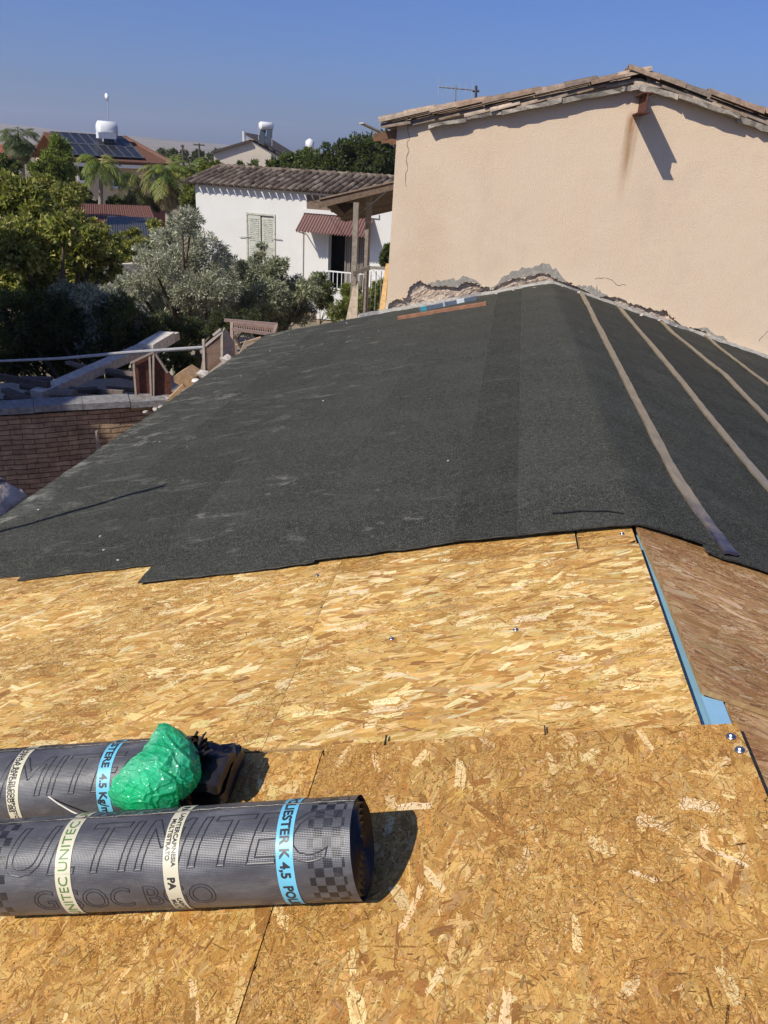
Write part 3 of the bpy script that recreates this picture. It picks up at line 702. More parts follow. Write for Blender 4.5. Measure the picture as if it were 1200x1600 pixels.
for j in range(16):
    c0 = np.array(TC[g.integers(len(TC))])*g.uniform(.7, 1.1)
    btile(b, (AP[0]-.02, W-.10+j*.36, vz(AP[0])+.03), (0, 1, .03), (0, 0, 1), .42, .11, .09, tuple(c0*(.5 if j == 0 else 1)), 8)
obj('roof_tiles', b, M_TILE, gh)
for i, (y_, l_, dz) in enumerate(((W+.02, .22, 0), (W+.42, .36, .0), (W+.9, .4, .02), (W+1.5, .42, .0), (W+2.2, .4, 0))):
    b = MB(); b.bar((-2.11, y_+.03, 5.86+dz), (-2.11-l_, y_-.02, 5.80+dz), .07, .09, (.24, .13, .075)); obj('eave_rafter', b, M_WOOD, gh)
b = MB(); b.bar((-2.30, W+.3, 5.84), (-2.58, W+.1, 5.95), .12, .015, (.5, .45, .38)); obj('loose_batten', b, M_WOOD, gh)
# mortar / flashing strip along the base of the gable
b = MB(); pp = [(560, 500), (600, 490), (660, 482), (720, 470), (800, 456), (862, 447), (905, 462), (960, 482), (1050, 517), (1130, 548), (1200, 574), (1290, 610)]
Q = []
for px, py in pp: 
    q = zp(px, py, W-.10); Q.append(np.array([q[0], W-.10, roof(abs(q[0]))+.045]))
Q = np.array(Q); xs = np.linspace(Q[0, 0], min(Q[-1, 0], 3.6), 160); rows = []
for y_, h in ((W-.125, .0), (W-.12, .012), (W-.05, .018), (W-.03, .026), (W+.03, .032)):
    rows.append([(x, y_+.012*float(fbm(x*9, y_*3)), roof(x)+.022+h+.010*float(vn(x*14, y_*9))) for x in xs])
b.grid(rows, (.42, .40, .37), True, colf=lambda i, j: (.40, .38, .34) if (j//7) % 5 else (.26, .25, .24))
tag(obj('flashing_strip', b, M_STONE, recalc=False), 'grey mortar flashing along the foot of the peach gable wall', 'flashing')
# level and batten on the felt by the wall
def onroof(px, py, k): return LP(px, py, k)
a_, c_2 = onroof(622, 497, .045), onroof(760, 474, .05)
b = MB(); b.bar(a_, c_2, .055, .04, (.34, .17, .10), upv=(-T, 0, 1)); 
tag(obj('wooden_batten', b, M_WOOD), 'reddish brown batten lying on the felt before the gable wall', 'plank')
lv = thing('spirit_level', 'blue-grey spirit level lying behind the batten at the gable foot', 'tool', onroof(700, 470, .05))
a_, c_2 = onroof(655, 484, .05), onroof(744, 466, .055)
dv = (c_2-a_)
b = MB(); b.bar(a_, c_2, .03, .055, (.12, .15, .20), upv=(-T, 0, 1)); obj('level_body', b, M_METAL, lv)
for t, s_, cc in ((.03, .10, (.06, .32, .36)), (.42, .03, (.45, .5, .52)), (.66, .13, (.75, .78, .78))):
    b = MB(); b.bar(a_+dv*t, a_+dv*(t+s_), .034, .059, cc, upv=(-T, 0, 1)); obj('vial', b, M_METAL, lv)
# antenna on the gable roof
an = thing('antenna', 'grey television antenna on a mast above the gable roof', 'antenna', aty(712, 165, 13.0))
D = 13.0; G1 = (.22, .23, .25)
b = MB(); b.tube([aty(711, 200, D), aty(712, 134, D)], .012, 6, G1); obj('mast', b, M_METAL, an)
b = MB(); b.tube([aty(686, 136, D), aty(745, 141, D+.1)], .011, 6, G1); obj('boom', b, M_METAL, an)
for px, py, h in ((686, 136, 26), (698, 137, 12), (706, 137, 14), (718, 138, 15), (728, 139, 14), (738, 140, 24)):
    b = MB(); b.tube([aty(px+.5, py-h*.6, D), aty(px-.5, py+h*.5, D)], .0035, 4, (.45, .48, .52)); obj('element', b, M_METAL, an)
b = MB(); b.tube([aty(743, 165, D+.1), aty(744, 134, D+.1)], .022, 6, (.06, .06, .07)); b.tube([aty(738, 142, D+.1), aty(749, 142, D+.1)], .02, 6, (.06, .06, .07)); obj('second_mast', b, M_METAL, an)

# ================================================================ TIMBER PORCH FRAME BESIDE THE GABLE HOUSE
D = 14.0
pf = thing('timber_canopy', 'weathered timber canopy on posts left of the peach gable wall', 'canopy', (*aty(560, 480, D)[:2], 0))
gw = (.27, .235, .195)
for (x1, y1, x2, y2, dd) in ((557, 316, 549, 560, D), (577, 306, 569, 540, D+.35)):
    p = aty(x1, y1, dd); q = aty(x2, y2, dd); q[2] = 0; b = MB(); b.bar(q, p, .09, .09, gw, upv=(0, 1, 0)); obj('post', b, M_WOOD, pf)
b = MB(); b.bar(aty(498, 320, D-.05), aty(626, 288, D-.05), .05, .11, (.17, .12, .085), upv=(0, 0, 1)); obj('edge_beam', b, M_WOOD, pf)
p0, p1 = aty(498, 314, D-.1), aty(640, 281, D-.1)
b = MB(); g = np.random.default_rng(2)
for i in range(9):
    y0 = i*.26; b.prism([p0+np.array([g.normal(0, .05), y0, .02-.055*i]), p1+np.array([0, y0, .02-.055*i]), p1+np.array([0, y0+.25, .02-.055*(i+1)]), p0+np.array([g.normal(0, .05), y0+.25, .02-.055*(i+1)])], (0, 0, 1), .025, tuple(np.array((.24, .18, .13))*g.uniform(.6, 1.1)))
obj('roof_boards', b, M_WOOD, pf)
b = MB(); b.prism([aty(524, 318, D+.4), aty(560, 316, D+.4), aty(538, 334, D+.4)], (0, 1, 0), .03, (.07, .05, .04)); obj('knee_brace', b, M_WOOD, pf)
b = MB(); b.bar(aty(552, 427, D-.06), aty(578, 418, D+.1), .05, .07, (.2, .18, .155)); b.bar(aty(578, 418, D+.1), aty(612, 420, D+.2), .05, .05, (.3, .28, .25)); obj('handrail', b, M_WOOD, pf)
b = MB()
for px in (560, 566, 580, 588, 596, 604): b.bar(aty(px, 424, D+.2), aty(px-3, 492, D+.2), .012, .012, (.2, .19, .18), upv=(0, 1, 0))
obj('baluster_rods', b, M_METAL, pf)
b = MB(); b.prism([aty(603, 412, W+1.2), aty(608, 412, W+1.2), aty(600, 500, W+.5), aty(590, 500, W+.5)], (0, 1, 0), .04, (.55, .35, .15))
tag(obj('leaning_plank', b, M_WOOD), 'yellow plank leaning against the corner of the peach house', 'plank')
b = MB(); b.prism([aty(528, 560, D-.7), aty(553, 440, D), aty(560, 440, D), aty(556, 560, D-.7)], (0, 1, 0), .05, (.40, .33, .25)); 
tag(obj('leaning_board', b, M_WOOD), 'pale grey board leaning on the canopy post', 'plank')
b = MB(); b.box((-3.2, 12.4, 0), (-2.16, 13.6, 2.55)); tag(obj('concrete_landing', b, M_CEM), 'pale concrete landing at the foot of the canopy posts', 'landing')

# ================================================================ WHITE HOUSE WITH TILED ROOF
wh = thing('white_house', 'white limewashed house with brown barrel tiles and green shutters', 'house', (-9, 32, 0))
WL = at(305, 292, 33.0); a8 = R(-8); U = np.array([math.cos(a8), math.sin(a8), 0]); V = np.array([-math.sin(a8), math.cos(a8), 0]); Z = np.array([0, 0, 1.0])
ZE = WL[2]
def wp(u, v, z): return np.array([WL[0], WL[1], 0])+U*u+V*v+Z*z
def wuz(px, py, v=0.0):     # facade coordinates of a picture point at plane offset v
    q = on(V, V@(np.array([WL[0], WL[1], 0]))+v, px, py); d = q-np.array([WL[0], WL[1], 0]); return d@U, q[2]
def wbox(b_, u0, u1, v0, v1, z0, z1, c=None): return b_.frame(wp((u0+u1)/2, (v0+v1)/2, (z0+z1)/2), U, V, Z, u1-u0, v1-v0, z1-z0, c)
ur = 10.5
dw0, dz0 = wuz(512, 456); dw1, dz1 = wuz(541, 362)
s0, sz0 = wuz(388, 400); s1, sz1 = wuz(428, 338)
br0, bz = wuz(480, 330); br1, _ = wuz(578, 330)
b = MB(); 
wbox(b, 0, s0, 0, .3, 0, ZE+.1); wbox(b, s0, s1, 0, .3, sz1, ZE+.1); wbox(b, s0, s1, 0, .3, 0, sz0-.5); wbox(b, s1, dw0, 0, .3, 0, ZE+.1); wbox(b, dw0, dw1+.75, 0, .3, dz1, ZE+.1); wbox(b, dw0, dw1+.75, 0, .3, 0, dz0); wbox(b, dw1+.75, ur, 0, .3, 0, ZE+.1)
wbox(b, 0, .3, .3, 5, 0, ZE+.1); wbox(b, ur-.3, ur, .3, 5, 0, ZE+.1); wbox(b, 0, ur, 4.7, 5, 0, ZE+.1)
obj('wall', b, M_WHPL, wh)
b = MB(); wbox(b, .3, ur-.3, 1.2, 1.3, 0, ZE); obj('interior_shade_wall', b, M_BLACK, wh)  # near-black wall stands in for the unlit room behind the doorway
b = MB(); wbox(b, br0-.02, br1, -.012, .0, wuz(500, 336)[1], wuz(500, 308)[1]+.05); obj('bare_plaster_band', b, M_BROWNPL, wh)
# shutters
b = MB(); wbox(b, s0-.06, s1+.06, -.03, -.002, sz1, sz1+.07); wbox(b, s0-.06, s0, -.03, -.002, sz0-.5, sz1); wbox(b, s1, s1+.06, -.03, -.002, sz0-.5, sz1); obj('window_frame', b, M_GREENW, wh)
mid = (s0+s1)/2
for (u0, u1, dv_) in ((s0+.02, mid-.01, -.01), (mid+.02, s1-.02, .04)):
    b = MB(); wbox(b, u0, u1, dv_, dv_+.03, sz0-.48, sz1-.02)
    for (f0, f1) in ((.04, .46), (.54, .97)):
        H_ = sz1-sz0+.46
        for q in range(12):
            zz = sz0-.48+H_*(f0+(f1-f0)*q/12); wbox(b, u0+.07, u1-.07, dv_-.018, dv_-.001, zz, zz+.03)
    b.v = b.v; obj('shutter', b, M_GREENW, wh)
for pa, pb in (((375, 370), (392, 370)), ((424, 372), (441, 374))):
    ua, za = wuz(*pa); ub, zb = wuz(*pb); b = MB(); b.tube([wp(ua, -.05, za), wp(ub, -.05, zb)], .015, 6, (.3, .28, .22)); obj('shutter_stay', b, M_METAL, wh)
# door
b = MB(); wbox(b, dw0-.08, dw0, -.03, .1, dz0, dz1+.05, (.72, .70, .66)); wbox(b, dw0, dw1+.75, -.03, .1, dz1, dz1+.06, (.72, .7, .66)); obj('door_frame', b, M_METAL, wh)
b = MB()
for i in range(9): wbox(b, dw1-.05+i*.085, dw1-.05+i*.085+.05, .06+.03*(i % 2), .09+.03*(i % 2), dz0, dz1, (.20, .17, .14))
wbox(b, dw1-.05, dw1+.74, .10, .115, dz0, dz1, (.16, .13, .11)); obj('ribbed_door_leaf', b, M_METAL, wh)
for px in (474,): 
    u_, _ = wuz(px, 400); b = MB(); b.tube([wp(u_, -.02, wuz(px, 440)[1]), wp(u_, -.02, wuz(px, 358)[1])], .02, 6, (.4, .38, .35))
obj('drain_pipe', b, M_METAL, wh)
# awning
a0u, a0z = wuz(478, 336); a1u, a1z = wuz(582, 346); 
b = MB(); n_ = 120; rows = []
zt_ = wuz(500, 335)[1]
for (v_, z_) in ((0.0, zt_), (-.45, zt_-.30), (-.9, zt_-.58)):
    rows.append([wp(a0u-.05+(a1u-a0u+.1)*i/n_, v_, z_+.035*math.cos(i/n_*2*math.pi*24)) for i in range(n_+1)])
b.grid(rows, (.30, .13, .10), colf=lambda i, j: (.27, .155, .13) if j < 62 else (.235, .125, .105)); r2 = [[q-Z*.012 for q in r_] for r_ in rows]; b.grid(r2, (.2, .1, .08), True)
obj('corrugated_awning', b, M_METAL, wh, recalc=False)
b = MB(); wbox(b, a0u-.1, a1u+.25, -.06, .0, zt_+.02, zt_+.16); obj('awning_mortar', b, M_WHPL, wh)
for u_ in (a0u+.05, a1u-.05): b = MB(); b.bar(wp(u_, -.02, zt_-.75), wp(u_, -.85, zt_-.6), .03, .03, (.2, .12, .1)); obj('awning_bracket', b, M_METAL, wh)
# roof
e = wp(-.35, -.32, ZE+.05); upd = V*math.cos(R(11))+Z*math.sin(R(11)); g = np.random.default_rng(9); b = MB()
nn = np.cross(U, upd)
e_ = e+upd*.24; b.prism([e_, e_+U*(ur+.6), e+U*(ur+.6)+upd*3.15, e+upd*3.15], nn, .03, (.10, .075, .055))
WT = [(.17, .125, .09), (.20, .155, .115), (.135, .10, .075), (.24, .19, .14), (.10, .075, .055), (.15, .115, .085)]
slope_tiles(b, e+nn*.02, U, upd, 39, 9, g, .29, .45, WT, .125, 6)
for i in range(28): btile(b, e+upd*3.15+U*(i*.4)+nn*.08, U, nn, .46, .13, .11, WT[i % 5], 6)
obj('roof_tiles', b, M_TILE, wh)
b = MB(); e2 = e+upd*3.15; b.prism([e2, e2+U*(ur+.6), e2+U*(ur+.6)+V*3.0-Z*.8, e2+V*3.0-Z*.8], nn, .03, (.2, .14, .1)); obj('rear_roof', b, M_TILE, wh)
# porch with white railing
u0, zf = wuz(497, 456, -1.3); u1, _ = wuz(640, 456, -1.3)
b = MB(); wbox(b, u0, u1, -1.4, 0, 0, zf); tag(obj('porch_slab', b, M_WHPL), 'white porch base in front of the dark doorway', 'porch')
rl = thing('railing', 'white metal railing on the porch of the white house', 'railing', wp((u0+u1)/2, -1.35, zf))
b = MB(); z1_ = wuz(530, 425, -1.35)[1]; b.bar(wp(u0+.05, -1.35, z1_), wp(u1, -1.35, z1_), .04, .045, (.75, .75, .73)); b.bar(wp(u0+.05, -1.35, zf+.1), wp(u1, -1.35, zf+.1), .03, .03, (.75, .75, .73)); obj('rail', b, M_METAL, rl)
for i in range(26):
    uu = u0+.1+i*.165
    if uu > u1: break
    b = MB(); b.bar(wp(uu, -1.35, zf+.001), wp(uu, -1.35, z1_-.024), .022, .022, (.72, .72, .7), upv=(0, 1, 0)); obj('baluster', b, M_METAL, rl)

b = MB(); p0_, p1_ = wp(5.5, -.05, 3.55), aty(603, 300, W+.3); b.tube([p0_*(1-t)+p1_*t-Z*(.25*4*t*(1-t)) for t in np.linspace(0, 1, 14)], .010, 5, (.05, .05, .05)); tag(obj('cable', b, M_METAL), 'thin black cable hanging from the white house to the gable house', 'cable')
# ================================================================ FAR HOUSES
def gable_roof(b_, c0, ux, L, wd, ze, zr_, over=.3, cc=(.3, .13, .08)):
    ux = np.array([math.cos(ux), math.sin(ux), 0]); vy = np.array([-ux[1], ux[0], 0]); c0 = np.array([c0[0], c0[1], 0])
    for s in (-1, 1):
        a_ = c0-ux*(L/2+over)+vy*s*(wd/2+over)+Z*(ze-.1); b1 = c0+ux*(L/2+over)+vy*s*(wd/2+over)+Z*(ze-.1)
        c1 = c0+ux*(L/2+over)+Z*zr_; d1 = c0-ux*(L/2+over)+Z*zr_
        n_ = np.cross(b1-a_, d1-a_); n_ /= np.linalg.norm(n_); n_ = n_ if n_[2] > 0 else -n_
        b_.prism([a_, b1, c1, d1], n_, .12, cc)
def gable_walls(b_, c0, ux, L, wd, ze, zr_, z0=0):
    ux = np.array([math.cos(ux), math.sin(ux), 0]); vy = np.array([-ux[1], ux[0], 0]); c0 = np.array([c0[0], c0[1], 0])
    o_ = [c0-ux*L/2-vy*wd/2+Z*z0, c0-ux*L/2+vy*wd/2+Z*z0, c0-ux*L/2+vy*wd/2+Z*ze, c0-ux*L/2+Z*zr_, c0-ux*L/2-vy*wd/2+Z*ze]
    b_.prism(o_, ux, L)
# yellow house with solar panels
yh = thing('yellow_house', 'yellow bungalow with a terracotta roof covered in solar panels', 'house', (-28, 56, 0))
pe0 = at(108, 252, 55.0); pe1 = at(266, 261, 57.0); ze = (pe0[2]+pe1[2])/2
d = pe1-pe0; d[2] = 0; Ly = np.linalg.norm(d); uy = d/Ly; vy = np.array([-uy[1], uy[0], 0])
base = np.array([pe0[0], pe0[1], 0]); ang = math.atan2(uy[1], uy[0])
def yp(u, v, z): return base+uy*u+vy*v+Z*z
def ybox(b_, u0, u1, v0, v1, z0, z1, c=None): return b_.frame(yp((u0+u1)/2, (v0+v1)/2, (z0+z1)/2), uy, vy, Z, u1-u0, v1-v0, z1-z0, c)
zrg = at(170, 217, 60)[2]
b = MB(); ybox(b, 0, Ly-.3, .4, 8, 1.9, ze); obj('wall', b, M_YEL, yh)
b = MB(); ybox(b, 0, Ly-.3, .36, 8.02, 0, 1.9); obj('base_course', b, M_REDB, yh)
b = MB(); cc = (.15, .075, .048)
A0, A1, B0, B1 = yp(-.2, 0, ze), yp(Ly+.2, 0, ze), yp(-.2, 4.4, zrg), yp(Ly-1.4, 4.4, zrg)
C0, C1 = yp(-.2, 8.8, ze), yp(Ly+.2, 8.8, ze)
for q in ([A0, A1, B1, B0], [B0, B1, C1, C0], [A1, C1, B1]):
    n_ = np.cross(q[1]-q[0], q[2]-q[0]); n_ /= np.linalg.norm(n_); n_ = n_ if n_[2] > 0 else -n_
    b.prism(q, n_, .12, cc)
for i in range(60):
    t = i/60; a_ = A0*(1-t)+A1*t; c2 = B0*(1-t)+B1*t; b.bar(a_+Z*.14, c2+Z*.14, .12, .06, (.17, .085, .055))
for i in range(12):
    t = i/11; b.bar(A1*(1-t)+C1*t+Z*.14, B1+Z*.14, .1, .06, (.19, .095, .06))
b.bar(A1+Z*.2, B1+Z*.2, .25, .15, (.24, .13, .09))
obj('roof', b, M_TILE, yh)
b = MB(); ybox(b, -.2, Ly, -.05, .12, ze-.22, ze-.02, (.7, .66, .6)); obj('gutter', b, M_METAL, yh)
sp = NT('solar_cells'); M_SOL = sp.done(sp.ramp(sp.noise(3), [(.3, (.016, .018, .022)), (.7, (.026, .028, .034))]), .38, None, .4)
pn = (B0-A0)/np.linalg.norm(B0-A0); nn = np.cross(uy, pn); nn /= np.linalg.norm(nn)
Ls = np.linalg.norm(B0-A0)
for r_ in range(2):
    for i in range(8):
        uu0 = .1+i*(Ly-1.7)/8; o0 = A0+uy*(uu0+.2)+pn*(.45+r_*(Ls-.6)/2)
        w_ = (Ly-1.7)/8*.97; h_ = (Ls-.7)/2*.97
        b = MB(); b.frame(o0+uy*w_/2+pn*h_/2+nn*.28, uy, pn, nn, w_, h_, .05); s_ = obj('solar_panel', b, M_SOL, yh)
        b = MB()
        for (u_, v_, lu, lv_) in ((w_/2, .0, w_, .07), (w_/2, h_, w_, .07), (0, h_/2, .07, h_), (w_, h_/2, .07, h_)): b.frame(o0+uy*u_+pn*v_+nn*.30, uy, pn, nn, lu*.98, lv_*.98, .05, (.10, .105, .12))
        obj('panel_frame', b, M_METAL, s_)
for (px0, px1, py0, py1) in ((175, 187, 262, 291), (122, 138, 260, 282), (240, 250, 268, 290)):
    def yuz(px, py):
        q = on(vy, vy@yp(0, .4, 0), px, py); dd = q-base; return dd@uy, q[2]
    u0_, z1w = yuz(px0, py0); u1_, z0w = yuz(px1, py1)
    b = MB(); ybox(b, u0_, u1_, .37, .42, z0w, z1w); f_ = obj('window', b, M_GLASS, yh)
    b = MB(); 
    ybox(b, u0_-.12, u0_, .30, .38, z0w, z1w); ybox(b, u1_, u1_+.12, .30, .38, z0w, z1w); ybox(b, u0_-.12, u1_+.12, .30, .38, z1w, z1w+.15); ybox(b, u0_-.15, u1_+.15, .26, .38, z0w-.15, z0w); obj('window_frame', b, M_WHITE, f_)
# water tank + dish on yellow house
D = 61
def tank(label, pxc, pyc, rpx, D, horizontal=True, group='roof water tanks'):
    c = at(pxc, pyc, D); r = rpx*D/1400
    t_ = thing('water_tank', label, 'water tank', c-Z*r*1.2, group); b_ = MB()
    if horizontal: b_.tube([c-uy*r*1.25, c-uy*r*1.1, c+uy*r*1.1, c+uy*r*1.25], [r*.8, r, r, r*.8], 18)
    else: b_.tube([c-Z*r*1.0, c-Z*r*.9, c+Z*r*.7, c+Z*r*.95, c+Z*r*1.3], [r*.9, r, r, r*.7, r*.15], 18)
    obj('drum', b_, M_WHITE, t_, True)
    b_ = MB()
    for s in (-.8, .8):
        for s2 in (-.6, .6): b_.bar(c+uy*r*s-Z*r*2.4+vy*r*s2, c+uy*r*s-Z*r*.7+vy*r*s2, .06, .06, (.6, .6, .6), upv=(0, 1, 0))
    obj('stand', b_, M_METAL, t_); return t_
t_ = tank('white horizontal water tank on the yellow house roof', 167, 202, 11.5, 59)
b = MB(); c = at(166, 212, 58.2); b.frame(c, uy, vy, Z, 1.15, .5, .35, (.7, .7, .7)); obj('box_base', b, M_METAL, t_)
ds = thing('dish_mast', 'thin mast with a small white dish above the yellow house', 'antenna', at(169, 212, 60))
b = MB(); b.tube([at(169.5, 214, 60), at(168.5, 150, 60)], .025, 6, (.4, .4, .42)); obj('mast', b, M_METAL, ds)
c = at(165.5, 151, 59.9); b = MB(); b.tube([c, c+np.array([.05, .06, 0]), c+np.array([.1, .14, 0])], [.2, .19, .05], 16, (.85, .87, .9)); obj('dish', b, M_METAL, ds, True)
# cream gable house with solar water heater
ch = thing('cream_house', 'cream gabled house with a solar water heater on its roof', 'house', (*at(385, 230, 72)[:2], 0))
pr = at(387, 214, 70); pl = at(334, 240, 70); pr2 = at(434, 243, 70)
b = MB(); n_ = fwd.copy(); n_[2] = 0; n_ /= np.linalg.norm(n_); l0 = pl.copy(); l0[2] = 0; r0 = pr2.copy(); r0[2] = 0
def toplane(q): return q
hl = at(367, 223, 70)
o_ = [l0, r0, pr2, at(385, 213.5, 70), at(383, 224, 70), pl]
b.prism([l0, np.array([r0[0], r0[1], 0]), pr2, at(386, 216, 70), at(384, 222, 70), pl], n_, 10); obj('wall', b, M_CREAM, ch)
b = MB(); 
for (q0, q1) in (((384, 211), (437, 243)), ((330, 240), (390, 222))):
    a_, c2 = at(*q0, 69.7), at(*q1, 69.7); b.prism([a_, c2, c2+n_*10.6, a_+n_*10.6], Z, .18, (.10, .08, .07))
obj('roof', b, M_TILE, ch)
b = MB(); c = at(381, 214, 70.5); b.tube([at(381.5, 222, 70.5), at(381, 205, 70.5)], .13, 8, (.6, .58, .55)); obj('chimney', b, M_METAL, ch)
sh = thing('solar_water_heater', 'solar water heater with a white cylinder on the cream house', 'water heater', at(415, 228, 70))
c = at(416, 197, 70); b = MB(); b.tube([c-uy*.55, c-uy*.5, c+uy*.5, c+uy*.55], [.25, .3, .3, .25], 16); obj('cylinder', b, M_WHITE, sh, True)
for k_ in (-1, 1):
    b = MB(); q = at(415+k_*5.2, 214, 69.6); b.frame(q, uy, (0, .5, .86), (0, -.86, .5), .48, 1.15, .08, (.10, .12, .14)); obj('collector', b, M_METAL, sh)
b = MB()
for px in (404, 425): b.bar(at(px, 228, 70), at(px, 190, 70), .04, .04, (.4, .4, .42), upv=(0, 1, 0))
for py in (193, 206, 219): b.bar(at(404, py, 70), at(425, py, 70), .04, .04, (.4, .4, .42))
obj('stand', b, M_METAL, sh)
tank('pale domed water tank above the dark trees', 484, 226, 7, 74, False)
# poles
for px, y0, y1, D_, lab in ((285, 244, 226, 85, 'shorter plain wooden utility pole right of the yellow house'), (311, 247, 224, 90, 'wooden utility pole with a crossarm on the horizon')):
    t_ = thing('utility_pole', lab, 'utility pole', (*at(px, y0, D_)[:2], 0), 'utility poles')
    p = at(px, y1, D_); b = MB(); b.tube([(p[0], p[1], 0), p], [.14, .1], 8, (.1, .085, .07)); obj('shaft', b, M_WOOD, t_)
    hw = 9 if px > 300 else 3
    b = MB(); b.bar(at(px-hw, y1+2, D_), at(px+hw, y1+3, D_), .1, .12, (.1, .085, .07)); obj('crossarm', b, M_WOOD, t_)
# small roofs on the left
def shed(name, label, pxs, D0, D1, zdrop, cc, ribs, mat=M_TILE, cw=None, wall=M_CREAM):
    (xl0, yl0), (xl1, yl1) = pxs       # front edge in the picture
    a_, c2 = at(xl0, yl0, D0), at(xl1, yl1, D0); c2[2] = a_[2]; dd = c2-a_; L = np.linalg.norm(dd); uu = dd/L; vv = np.array([-uu[1], uu[0], 0])
    t_ = thing(name, label, 'shed', ((a_[0]+c2[0])/2, (a_[1]+c2[1])/2, 0)); run = D1-D0; rz = zdrop
    b_ = MB(); q = [a_, c2, c2+vv*run+Z*rz, a_+vv*run+Z*rz]; b_.prism(q, Z, .05, cc)
    for i in range(ribs):
        t = (i+.5)/ribs; b_.tube([a_+uu*L*t+Z*.05, a_+uu*L*t+vv*run+Z*(rz+.05)], L/ribs*.3, 5, tuple(np.array(cc)*(1.15 if i % 2 else .95)))
    obj('roof', b_, mat, t_)
    b_ = MB(); f = a_*0; f[:2] = 0
    m_ = a_+uu*L/2+vv*run/2; b_.frame((m_[0], m_[1], a_[2]/2-.02), uu, vv, Z, L-.3, run-.4, a_[2]-.06); obj('wall', b_, wall, t_)
    return t_
shed('tiled_shed', 'low shed with a red tiled roof below the yellow house', ((84, 345), (245, 354)), 40, 45, .40, (.17, .08, .06), 44)
shed('metal_shed', 'low lean-to with a dark corrugated metal roof among the trees', ((165, 374), (250, 376)), 31, 36, .36, (.055, .052, .05), 22, M_METAL)
shed('red_roof_house', 'small white house with a red roof at the left edge', ((-30, 284), (34, 284)), 45, 50, 1.6, (.36, .13, .08), 26, M_TILE, None, M_WHPL)
# pale garden wall seen between the trees
b = MB(); a_, c2 = at(150, 440, 22), at(240, 440, 22.5); a_[2] = 0; c2[2] = 0; zt_ = at(205, 414, 22)[2]; b.bar(a_+Z*zt_/2, c2+Z*zt_/2, .2, zt_, (.5, .42, .33)); tag(obj('garden_wall', b, M_CREAM), 'pale rendered garden wall glimpsed between the trees', 'wall')
b = MB(); a_, c2 = at(190, 462, 20), at(262, 462, 20); zt_ = at(230, 448, 20)[2]; a_[2] = 0; c2[2] = 0; b.bar(a_+Z*zt_/2, c2+Z*zt_/2, .2, zt_); tag(obj('white_wall', b, M_WHPL), 'low white wall behind the olive tree', 'wall')

# ================================================================ BACK YARD: MUD-BRICK WALL AND DEBRIS
def m_brick():
    n = NT('mud_brick'); v = n.n('ShaderNodeNewGeometry').outputs['Position']
    mp = n.coord(scale=(1, 1, 1), src=v)
    warp = n.noise(4, 3, .5, v); 
    sx = n.n('ShaderNodeSeparateXYZ'); n.l(v, sx.inputs[0]); cb = n.n('ShaderNodeCombineXYZ')
    n.l(n.math('ADD', n.math('MULTIPLY', sx.outputs[0], 1.0), n.math('MULTIPLY', sx.outputs[1], 1.0)), cb.inputs[0])
    n.l(n.math('ADD', sx.outputs[2], n.math('MULTIPLY', warp, .035)), cb.inputs[1])
    br = n.n('ShaderNodeTexBrick'); n.l(cb.outputs[0], br.inputs[0]); br.inputs['Scale'].default_value = 1.0
    br.inputs['Brick Width'].default_value = .34; br.inputs['Row Height'].default_value = .062; br.inputs['Mortar Size'].default_value = .006; br.inputs['Mortar Smooth'].default_value = .4
    br.inputs['Color1'].default_value = (.40, .28, .18, 1); br.inputs['Color2'].default_value = (.31, .21, .135, 1); br.inputs['Mortar'].default_value = (.11, .08, .055, 1)
    a = n.mix(1.0, br.outputs[0], n.ramp(n.noise(7, 6, .7), [(.3, .55), (.65, 1.25)]), 'MULTIPLY')
    h = n.math('ADD', n.math('MULTIPLY', br.outputs['Fac'], -1.0), n.math('MULTIPLY', n.noise(22, 5, .6), .8))
    return n.done(a, .95, n.bump(h, .8, .02), .1)
M_BRICK = m_brick()
bw = thing('mud_brick_wall', 'old brown mud-brick wall with a grey coping left of the roof', 'wall', (-7, 8.3, 0))
p0 = at(0, 620, 9.5); p1 = at(226, 641, 9.5)
dirw = p1-p0; dirw[2] = 0; dirw /= np.linalg.norm(dirw); pn_ = np.array([-dirw[1], dirw[0], 0]); ztop = p0[2]*.5+p1[2]*.5
a_ = p0-dirw*5; c2 = p1+dirw*.9
zw = ztop
P = []
for i in range(90):
    q = a_+(c2-a_)*i/89; r_ = []
    for j in range(50):
        z_ = (zw-.1)*j/49; r_.append(q*np.array([1, 1, 0])+Z*z_+pn_*(.05*float(fbm(i*.13, z_*2.2, 3))+.006*float(vn(i*.7, z_*16))))
    P.append(r_)
b = MB().grid(P, flip=True); obj('brick_face', b, M_BRICK, bw, recalc=False, smooth=True)
b = MB(); q0 = a_*np.array([1, 1, 0]); q1 = c2*np.array([1, 1, 0]); 
for k_ in range(14):
    t0, t1 = k_/14, (k_+1)/14
    m0 = q0+(q1-q0)*t0; m1 = q0+(q1-q0)*t1; b.frame((m0+m1)/2+pn_*.1+Z*(zw-.03+random.uniform(-.008, .008)), dirw, pn_, Z, np.linalg.norm(m1-m0)-.004, .34+random.uniform(-.02, .02), .075, (.27, .26, .25))
obj('coping', b, M_STONE, bw)
b = MB(); b.frame((q0+q1)/2+pn_*.3+Z*(zw-.1)/2, dirw, pn_, Z, np.linalg.norm(q1-q0)-.02, .4, zw-.12, (.3, .2, .12)); obj('core', b, M_BRICK, bw)
b = MB(); s_ = at(151, 672, 9.4); e_ = at(150, 702, 9.4); b.tube([s_-pn_*.03, e_-pn_*.03-Z*.3], .018, 8, (.34, .29, .24)); tag(obj('wall_pipe', b, M_METAL), 'short pale pipe standing against the mud-brick wall', 'pipe')
